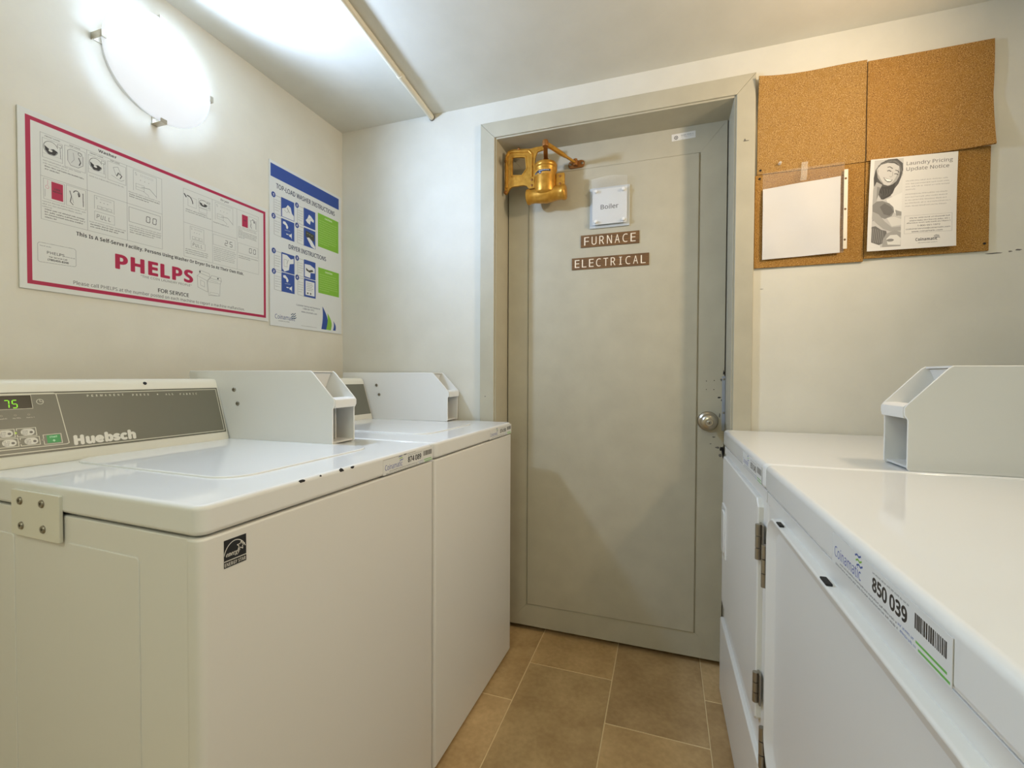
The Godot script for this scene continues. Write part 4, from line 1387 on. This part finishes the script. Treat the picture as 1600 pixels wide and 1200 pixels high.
func cork_board(label: String, x0: float, y0: float, x1: float, y1: float, z: Array, sd: int) -> void:
	# thin 12 inch cork square; z = how far its four corners (ll, lr, ur, ul) stand off the wall
	var rng := RandomNumberGenerator.new()
	rng.seed = sd
	var o := Vector3(x0, y0, 0.0)
	var f := func(u: float, v: float) -> Vector3:
		var a: float = lerpf(z[0], z[1], u)
		var b: float = lerpf(z[3], z[2], u)
		var s: float = pow(absf(2.0 * u - 1.0), 1.6) * pow(absf(2.0 * v - 1.0), 1.0)
		var flat: float = 0.007 + (z[4] if z.size() > 4 else 0.0)
		return Vector3((x1 - x0) * u, (y1 - y0) * v, lerpf(flat, lerpf(a, b, v), s))
	var st := begin()
	var off := Vector2(rng.randf(), rng.randf())
	sheet(st, f, 16, 16, 0.006, off, off + Vector2(1.0, 1.0))
	var m: StandardMaterial3D = M.cork.duplicate()
	m.albedo_color = [Color(1, 1, 1), Color(0.98, 0.95, 0.9), Color(0.97, 0.93, 0.84), Color(0.95, 0.92, 0.84)][sd % 4]
	var b := obj("cork_board", st, m)
	b.position = o
	tag(b, label, "cork board", "cork squares on the wall by the door")

func _ready() -> void:
	# camera, air, exposure
	var cam := Camera3D.new()
	cam.name = "camera"
	cam.position = Vector3(1.4055, 1.1, 1.7149)
	cam.rotation = Vector3(-0.0185, 0.3275, 0.0044)
	cam.fov = rad_to_deg(2.0 * atan(600.0 / 704.63))
	cam.near = 0.02
	add_child(cam)
	cam.make_current()
	var env := Environment.new()
	env.background_mode = Environment.BG_COLOR
	env.background_color = Color(0.01, 0.01, 0.01)
	env.tonemap_mode = Environment.TONE_MAPPER_LINEAR
	env.tonemap_exposure = 1.0
	env.sdfgi_enabled = true
	env.ssao_enabled = true
	env.ssil_enabled = true
	var we := WorldEnvironment.new()
	we.name = "air"
	we.environment = env
	add_child(we)
	make_materials()
	M.emblem = emblem_print()
	M.console_print = console_print(506.0)
	M.plain_panel = mat(c8(108, 108, 94), 0.36)
	M.display = mat(c8(10, 12, 4), 0.2)
	M.display.emission_enabled = true
	M.display.emission_texture = display_print()
	M.display.emission = Color.WHITE
	M.display.emission_operator = BaseMaterial3D.EMISSION_OP_MULTIPLY
	M.display.emission_energy_multiplier = 0.9
	# the two lamps of the room
	sconce("lit round white glass wall lamp with metal clips above the pink-bordered sign", Vector3(0.0, 1.968, 0.802), PI / 2, Color(0.742, 0.844, 1.0), 1.32, 0.55, 0.75)
	sconce("warm glass wall lamp on the side wall above the dryers", Vector3(2.42, 1.93, 0.66), -PI / 2, Color(1.0, 0.9, 0.772), 1.12, 0.55, 1.0)
	ceiling_light(Vector3(1.1, 2.2, 2.5), Color(0.977, 1.0, 0.921), 1.0)
	build_room()
	build_machines()
	build_wall_things()

func emblem_print() -> StandardMaterial3D:
	var c := Canvas.new(86, 21, 5.0, c8(196, 144, 52))
	c.line([[6, 11], [18, 13], [30, 9], [80, 8]], 8.0, c8(28, 34, 62))
	c.poly([[30, 8], [50, 8], [44, 19], [38, 20], [34, 17]], c8(28, 34, 62))
	c.line([[34, 8], [76, 7]], 2.4, c8(170, 178, 190))
	c.line([[8, 12], [20, 13]], 1.8, c8(170, 178, 190))
	c.oval(39, 15, 2.6, 2.6, c8(190, 196, 206), 14)
	return c.material(0.35)

func build_room() -> void:
	var H := 2.201
	# back wall, with the door opening cut out
	var st := begin()
	for q in [[-0.15, 0.745, 0.0, H], [1.627, 2.57, 0.0, H], [0.745, 1.627, 2.066, H]]:
		rbox(st, at(Vector3((q[0] + q[1]) / 2, (q[2] + q[3]) / 2, -0.1)), Vector3(q[1] - q[0], q[3] - q[2], 0.2), 0.0002, 1)
	var wb := obj("wall_back", st, M.wall)
	structure(wb, "pale cream wall with the beige door in it", "wall")
	for q in [[2.315, 1.4655, 0.05, 0.004], [2.37, 1.471, 0.018, 0.005], [2.352, 1.468, 0.012, 0.004], [1.71, 1.395, 0.012, 0.002]]:
		st = begin()
		var rng := RandomNumberGenerator.new()
		rng.seed = int(q[0] * 100)
		var p := PackedVector2Array()
		for i in 11:
			var a := TAU * i / 11
			p.append(Vector2(cos(a) * q[2] * rng.randf_range(0.3, 0.5), sin(a) * q[3] * rng.randf_range(0.3, 0.6)))
		prism(st, at(Vector3(q[0], q[1], 0.0)), p, -0.0005, 0.0004)
		obj("scuff_mark", st, M.scuff, wb)
	st = begin()
	rbox(st, at(Vector3(-0.075, H / 2, 1.5)), Vector3(0.15, H, 3.3), 0.0002, 1)
	structure(obj("wall_left", st, M.wall), "plain cream wall behind the washers with two instruction signs", "wall")
	st = begin()
	rbox(st, at(Vector3(2.495, H / 2, 1.5)), Vector3(0.15, H, 3.3), 0.0002, 1)
	structure(obj("wall_right", st, M.wall), "plain cream wall behind the dryers", "wall")
	st = begin()
	rbox(st, at(Vector3(1.21, H / 2, 3.075)), Vector3(2.72, H, 0.15), 0.0002, 1)
	structure(obj("wall_front", st, M.wall), "plain cream wall behind the viewer", "wall")
	st = begin()
	rbox(st, at(Vector3(1.21, H + 0.06, 1.475)), Vector3(2.72, 0.12, 3.35), 0.0002, 1)
	structure(obj("ceiling", st, M.ceiling), "plain cream ceiling with a thin pipe along it", "ceiling")
	# floor: grout bed with porcelain tiles
	st = begin()
	rbox(st, at(Vector3(1.21, -0.0615, 1.475)), Vector3(2.72, 0.12, 3.35), 0.0002, 1)
	var fl := obj("floor", st, M.grout)
	structure(fl, "brown stone-look tile floor with pale joints", "floor")
	var meshes := {}
	var k := 0
	for col in 7:
		var x0: float = [0.304, 0.614, 0.924, 1.234, 1.543, 1.853, 2.163][col]
		var zs: float = [0.07, 0.283, 0.07, 0.283, 0.07, 0.283, 0.07][col] - 0.62
		while zs < 3.0:
			var a := maxf(zs, -0.19)
			var b := minf(zs + 0.62, 3.0)
			zs += 0.62
			if b - a < 0.03:
				continue
			var key := int(round((b - a) * 1000))
			if not meshes.has(key):
				var tsurf := begin()
				prism(tsurf, Transform3D(Basis(Vector3(1, 0, 0), Vector3(0, 0, -1), Vector3(0, 1, 0)), Vector3.ZERO), rrect(-0.1532, -(b - a) / 2 + 0.0022, 0.1532, (b - a) / 2 - 0.0022, 0.0015, 1), -0.006, 0.0, 0.0012, 1, false)
				meshes[key] = tsurf.commit()
			var o := MeshInstance3D.new()
			o.name = "floor_tile"
			o.mesh = meshes[key]
			o.material_override = M.tiles[(k * 7 + col * 3) % 4]
			o.position = Vector3(x0 + 0.155, 0.0, (a + b) / 2)
			fl.add_child(o, true)
			k += 1
	# door casing and jambs
	var trim := Node3D.new()
	trim.name = "trim_1"
	add_child(trim)
	structure(trim, "grey-beige painted wooden frame round the door", "door frame")
	var x0 := 0.688
	var x1 := 1.683
	var yt := 2.116
	var i0 := 0.749
	var i1 := 1.6245
	var it := 2.0535
	for p in [[[x0, 0.0], [i0, 0.0], [i0, it], [x0, yt]], [[i1, 0.0], [x1, 0.0], [x1, yt], [i1, it]], [[x0, yt], [i0, it], [i1, it], [x1, yt]]]:
		st = begin()
		var pv := PackedVector2Array()
		for q in p: pv.append(Vector2(q[0], q[1]))
		prism(st, Transform3D.IDENTITY, pv, 0.0, 0.013, 0.0025, 2, false)
		obj("casing", st, M.door, trim)
	for q in [[0.744, 0.755, 0.0, it + 0.005], [1.6185, 1.629, 0.0, it + 0.005]]:
		st = begin()
		rbox(st, at(Vector3((q[0] + q[1]) / 2, (q[2] + q[3]) / 2, -0.0855)), Vector3(q[1] - q[0], q[3] - q[2], 0.183), 0.002, 2)
		obj("jamb", st, M.door, trim)
	st = begin()
	rbox(st, at(Vector3((i0 + i1) / 2, 2.0535, -0.0855)), Vector3(0.876, 0.011, 0.183), 0.002, 2)
	obj("head_jamb", st, M.door, trim)
	for q in [[1.655, 1.893, 0.0132, 0.024, 0.003], [1.651, 1.896, 0.0132, 0.006, 0.012], [0.712, 1.015, 0.0132, 0.006, 0.006]]:
		st = begin()
		var p := PackedVector2Array()
		for i in 8:
			p.append(Vector2(cos(TAU * i / 8) * q[3] * 0.4, sin(TAU * i / 8) * q[4] * 0.4))
		prism(st, at(Vector3(q[0], q[1], q[2])), p, -0.0005, 0.0004)
		obj("scuff_mark", st, M.scuff, trim)
	# the door itself
	var D := -0.135
	var door := Node3D.new()
	door.name = "door_1"
	door.position = Vector3(1.187, 0.0, D)
	add_child(door)
	structure(door, "grey-beige painted door with one tall flat panel and boiler room signs", "door")
	var O := -door.position
	st = begin()
	rbox(st, at(O + Vector3(1.187, 1.0365, D - 0.024)), Vector3(0.856, 2.031, 0.04), 0.0015, 2)
	obj("slab", st, M.door, door)
	var px0 := 0.849
	var px1 := 1.523
	var py0 := 0.116
	var py1 := 1.944
	var gp := 0.0018
	var a0 := 0.759
	var a1 := 1.615
	var b0 := 0.021
	var b1 := 2.0505
	for p in [[[a0, b0], [px0, py0], [px0, py1], [a0, b1]], [[px1, py0], [a1, b0], [a1, b1], [px1, py1]], [[a0, b1], [px0, py1], [px1, py1], [a1, b1]], [[a0, b0], [a1, b0], [px1, py0], [px0, py0]]]:
		st = begin()
		var pv := PackedVector2Array()
		for q in p: pv.append(Vector2(q[0], q[1]))
		prism(st, at(O + Vector3(0, 0, D)), pv, -0.0045, 0.0, 0.0009, 2, false)
		obj("frame_board", st, M.door, door)
	st = begin()
	prism(st, at(O + Vector3(0, 0, D)), rrect(px0 + gp, py0 + gp, px1 - gp * 2.6, py1 - gp, 0.002, 2), -0.0045, 0.004, 0.0016, 3, false)
	obj("panel", st, M.door, door)
	# knob
	st = begin()
	var kx := axis(O + Vector3(1.559, 0.932, D), Vector3(0, 0, 1))
	lathe(st, kx, [Vector2(0.0365, 0.0), Vector2(0.037, 0.003), Vector2(0.034, 0.008), Vector2(0.022, 0.014), Vector2(0.015, 0.016), Vector2(0.0135, 0.026), Vector2(0.017, 0.031), Vector2(0.0265, 0.036), Vector2(0.0305, 0.043), Vector2(0.030, 0.051), Vector2(0.0265, 0.058), Vector2(0.020, 0.062), Vector2(0.0135, 0.0635), Vector2(0.0125, 0.0615), Vector2(0.0, 0.061)], 40)
	var knob := obj("door_knob", st, M.nickel, door)
	st = begin()
	lathe(st, axis(O + Vector3(1.559, 0.932, D + 0.0612), Vector3(0, 0, 1)), [Vector2(0.0075, 0.0), Vector2(0.0075, 0.003), Vector2(0.0065, 0.0038), Vector2(0.0, 0.0036)], 24)
	var cyl := obj("lock_cylinder", st, M.steel, knob)
	st = begin()
	rbox(st, at(O + Vector3(1.559, 0.931, D + 0.0648)), Vector3(0.0018, 0.008, 0.0008), 0.0003, 1)
	obj("keyhole", st, M.dark, knob)
	# latch guard and the torn edge above it
	st = begin()
	rbox(st, at(O + Vector3(1.6125, 1.0, D + 0.003)), Vector3(0.011, 0.205, 0.004), 0.001, 2)
	var lg := obj("latch_guard", st, M.blue_steel, door)
	for y in [0.965, 1.09]:
		st = begin()
		lathe(st, axis(O + Vector3(1.6125, y, D + 0.005), Vector3(0, 0, 1)), [Vector2(0, 0.002), Vector2(0.003, 0.0016), Vector2(0.0042, 0)], 12)
		obj("screw", st, M.screw, lg)
	for q in [[1.553, 1.083, 0.0016], [1.580, 1.085, 0.0016], [1.553, 1.051, 0.0014], [1.579, 1.051, 0.0016]]:
		st = begin()
		lathe(st, axis(O + Vector3(q[0], q[1], D), Vector3(0, 0, 1)), [Vector2(0, 0.0005), Vector2(q[2], 0.0005), Vector2(q[2] * 1.3, -0.001)], 10)
		obj("screw_hole", st, M.dark, door)
	var rg := RandomNumberGenerator.new()
	rg.seed = 12
	for q in [[1.597, 1.022, 0.016, 0.008], [1.606, 1.012, 0.006, 0.01], [1.604, 1.088, 0.008, 0.014], [1.6, 0.955, 0.006, 0.02], [1.58, 0.872, 0.016, 0.006], [1.594, 0.833, 0.022, 0.008], [1.606, 0.828, 0.012, 0.02], [1.604, 0.804, 0.012, 0.016], [1.612, 1.115, 0.006, 0.02], [1.612, 0.815, 0.008, 0.05], [1.57, 0.846, 0.01, 0.004], [1.615, 0.795, 0.004, 0.03]]:
		st = begin()
		var p := PackedVector2Array()
		for i in 9:
			p.append(Vector2(cos(TAU * i / 9) * q[2] * rg.randf_range(0.25, 0.55), sin(TAU * i / 9) * q[3] * rg.randf_range(0.25, 0.55)))
		prism(st, at(O + Vector3(q[0], q[1], D)), p, -0.0005, 0.0004)
		obj("chipped_paint", st, M.chip if rg.randf() < 0.3 else M.scuff, door)
	# pipe along the ceiling
	var pipe := thing("ceiling_pipe", at(Vector3(0.4615, 2.1875, 0.0)), "thin cream-painted pipe running along the ceiling to the wall above the door", "pipe")
	st = begin()
	var dir := Vector3(0.078, 0, 1.0).normalized()
	rod(st, Vector3(0, 0, 0.004), dir * 2.99, 0.0115, 0.0115, 24)
	obj("tube", st, M.pipe, pipe)
	st = begin()
	rod(st, dir * 0.262, dir * 0.285, 0.0133, 0.0133, 24)
	obj("coupling", st, M.pipe, pipe)
	st = begin()
	rod(st, Vector3(0, 0, 0.0), Vector3(0, 0, 0.006), 0.0128, 0.0128, 24)
	obj("end_collar", st, M.scuff, pipe)

func build_machines() -> void:
	washer("white top-load washer between the chipped washer and the door frame", 0.034, 0.638, Vector3(0.588, 0.9165, 0.103), 0.035, 0.095, Vector3(0.245, 0.9165, 0.116), 0.50, false)
	washer("white top-load washer with chipped lid, energy sticker and lit green price display", 0.641, 1.2806, Vector3(0.590, 0.9165, 0.760), 0.05, 0.092, Vector3(0.244, 0.9165, 0.771), 0.52, true)
	dryer("white front-load dryer nearest the door knob, with a coin box on top", -0.012, 0.632, 0.632, 0.232, "850 040", true, 0.04, 0.52, false)
	dryer("white front-load dryer numbered 850 039 with a wide glossy bare top", 0.634, 1.40, 1.294, 0.246, "850 039", false, 0.70, 1.24, true)

func build_wall_things() -> void:
	var on_left := Basis(Vector3(0, 0, -1), Vector3(0, 1, 0), Vector3(1, 0, 0))
	var s := printed("instruction_sign", 0.683, 0.414, 0.004, sign_phelps(), M.board_edge, null, Transform3D(on_left, Vector3(0.0005, 1.2975, 1.0965)))
	tag(s, "wide white washer and dryer instruction sign with a dark pink border", "sign")
	s = printed("instruction_sign", 0.392, 0.617, 0.004, sign_topload(), M.board_edge, null, Transform3D(on_left, Vector3(0.0005, 1.2855, 0.4055)))
	tag(s, "tall white top-load washer instruction sign with blue bar and green boxes", "sign")
	door_closer()
	# boiler sign: holder plate, paper, clear cover on four studs
	var root := thing("room_sign", at(Vector3(1.188, 1.775, -0.131)), "white boiler sign under a clear cover on four studs", "sign")
	var O := -root.position
	var st := begin()
	prism(st, at(O + Vector3(0, 0, -0.131)), rrect(1.110, 1.695, 1.266, 1.856, 0.002, 2), 0.0, 0.006, 0.001, 2, false)
	obj("back_plate", st, M.plate, root)
	printed("paper_insert", 0.134, 0.140, 0.0004, boiler_print(), M.paper, root, at(O + Vector3(1.122, 1.706, -0.1165)))
	st = begin()
	var cover := func(u: float, v: float) -> Vector3:
		return O + Vector3(1.119 + 0.139 * u, 1.704 + 0.182 * v + 0.006 * sin(PI * u) * v, -0.110 + 0.003 * sin(PI * u))
	sheet(st, cover, 12, 6, 0.0025)
	obj("clear_cover", st, M.clear, root)
	for q in [[1.136, 1.836], [1.243, 1.833], [1.136, 1.716], [1.244, 1.716]]:
		st = begin()
		lathe(st, axis(O + Vector3(q[0], q[1], -0.125), Vector3(0, 0, 1)), [Vector2(0.006, 0), Vector2(0.006, 0.020), Vector2(0.0055, 0.0215), Vector2(0, 0.022)], 16)
		obj("stud", st, M.cast_white, root)
	s = printed("name_plate", 0.230, 0.049, 0.003, wood_sign("FURNACE", 230, 49, 12, 206, 5), M.wood_edge, null, at(Vector3(1.0735, 1.623, -0.1309)))
	tag(s, "brown wood-grain plate engraved FURNACE", "sign", "")
	s = printed("name_plate", 0.304, 0.047, 0.003, wood_sign("ELECTRICAL", 304, 47, 11, 282, 6), M.wood_edge, null, at(Vector3(1.037, 1.535, -0.1309)))
	tag(s, "brown wood-grain plate engraved ELECTRICAL", "sign", "")
	s = printed("door_tag", 0.085, 0.026, 0.0006, door_tag(), M.paper, null, Transform3D(Basis(Vector3(0, 0, 1), 0.03), Vector3(1.420, 2.0, -0.1349)))
	tag(s, "small white sticker with a round black mark high on the door", "sticker")
	# cork squares
	cork_board("cork square curling at its edge next to the door frame, above the blank sheet", 1.690, 1.776, 1.993, 2.091, [0.009, 0.008, 0.009, 0.03], 4)
	cork_board("cork square above the pricing notice, its lower corner lifted", 1.9945, 1.775, 2.300, 2.084, [0.013, 0.03, 0.012, 0.012, 0.004], 1)
	cork_board("cork square behind the blank sheet in a clear sleeve", 1.685, 1.465, 1.9915, 1.774, [0.008, 0.008, 0.008, 0.008], 2)
	cork_board("cork square behind the printed pricing notice", 1.9935, 1.473, 2.299, 1.778, [0.01, 0.008, 0.008, 0.008], 3)
	# blank sheet in its sleeve
	var sleeve := thing("document_sleeve", at(Vector3(1.82, 1.63, 0.012)), "clear plastic sleeve with a punched white edge taped to the cork", "document sleeve")
	var so := -sleeve.position
	var wave := func(u: float, v: float) -> float:
		return 0.0016 * sin(u * 9.0 + v * 4.0) + 0.0012 * sin(v * 11.0 - u * 5.0)
	st = begin()
	var front := func(u: float, v: float) -> Vector3:
		return so + Vector3(1.7055 + 0.2295 * u, 1.489 + 0.286 * v + 0.005 * u, 0.0185 + wave.call(u, v))
	sheet(st, front, 18, 18, 0.0)
	obj("plastic_front", st, M.clear, sleeve)
	st = begin()
	var rim := func(u: float, v: float) -> Vector3:
		return so + Vector3(1.935 + 0.0105 * u, 1.507 + 0.250 * v, 0.0155)
	sheet(st, rim, 2, 8, 0.0006)
	var strip := obj("punched_strip", st, M.strip, sleeve)
	for y in [0.5, 0.115, 0.885]:
		st = begin()
		lathe(st, axis(so + Vector3(1.9395, 1.507 + 0.250 * y, 0.0155), Vector3(0, 0, 1)), [Vector2(0, 0.0003), Vector2(0.0032, 0.0003), Vector2(0.0034, 0)], 14)
		obj("punch_hole", st, M.hole, strip)
	st = begin()
	var tp := func(u: float, v: float) -> Vector3:
		return so + Vector3(1.812 + 0.018 * u + 0.006 * v, 1.735 + 0.062 * v, lerpf(0.0225, 0.0165, v) + 0.002 * sin(v * 5.0))
	sheet(st, tp, 2, 8, 0.0)
	obj("tape", st, M.tape, sleeve)
	st = begin()
	var pp := func(u: float, v: float) -> Vector3:
		return Vector3(-0.108 + 0.219 * u, -0.118 + 0.234 * v + 0.008 * u * v + 0.006 * u, wave.call(u, v) * 0.8)
	sheet(st, pp, 18, 18, 0.0004)
	var sheet_o := obj("paper_sheet", st, M.paper)
	sheet_o.position = Vector3(1.8155, 1.608, 0.0145)
	tag(sheet_o, "blank white sheet of paper inside the clear sleeve", "paper")
	# pricing notice, its lower edge lifting
	st = begin()
	var nf := func(u: float, v: float) -> Vector3:
		var x := lerpf(lerpf(1.9955, 2.2155, u), lerpf(2.005, 2.2185, u), v)
		var y := lerpf(lerpf(1.491, 1.490, u), lerpf(1.777, 1.769, u), v)
		return Vector3(x - 2.11, y - 1.63, 0.001 + 0.010 * (1.0 - v) * (1.0 - v) + 0.004 * u * v)
	sheet(st, nf, 12, 12, 0.0003)
	var notice := obj("notice", st, notice_print())
	notice.position = Vector3(2.11, 1.63, 0.0135)
	tag(notice, "white laundry pricing notice with a black and white picture of a smiling woman", "notice")
	for q in [[1.756, 1.803, 0.0095, "clear push pin in the cork square next to the door frame", 0], [1.7, 1.789, 0.010, "dark pin at the lower corner of the cork square next to the door frame", 1], [1.698, 1.762, 0.009, "dark pin at the top corner of the cork square behind the sleeve", 1], [2.289, 1.494, 0.0085, "dark pin at the bottom corner of the cork square behind the notice", 1]]:
		var pin := thing("push_pin", at(Vector3(q[0], q[1], q[2])), q[3], "push pin", "pins in the cork squares")
		st = begin()
		if q[4] == 0:
			lathe(st, Transform3D.IDENTITY, [Vector2(0.0045, -0.001), Vector2(0.0048, 0.001), Vector2(0.003, 0.003), Vector2(0.0028, 0.007), Vector2(0.004, 0.009), Vector2(0.004, 0.0105), Vector2(0, 0.011)], 16)
			obj("head", st, M.clear_solid, pin)
		else:
			lathe(st, Transform3D.IDENTITY, [Vector2(0.0034, -0.001), Vector2(0.0032, 0.001), Vector2(0.0018, 0.0018), Vector2(0, 0.002)], 14)
			obj("head", st, M.chip, pin)
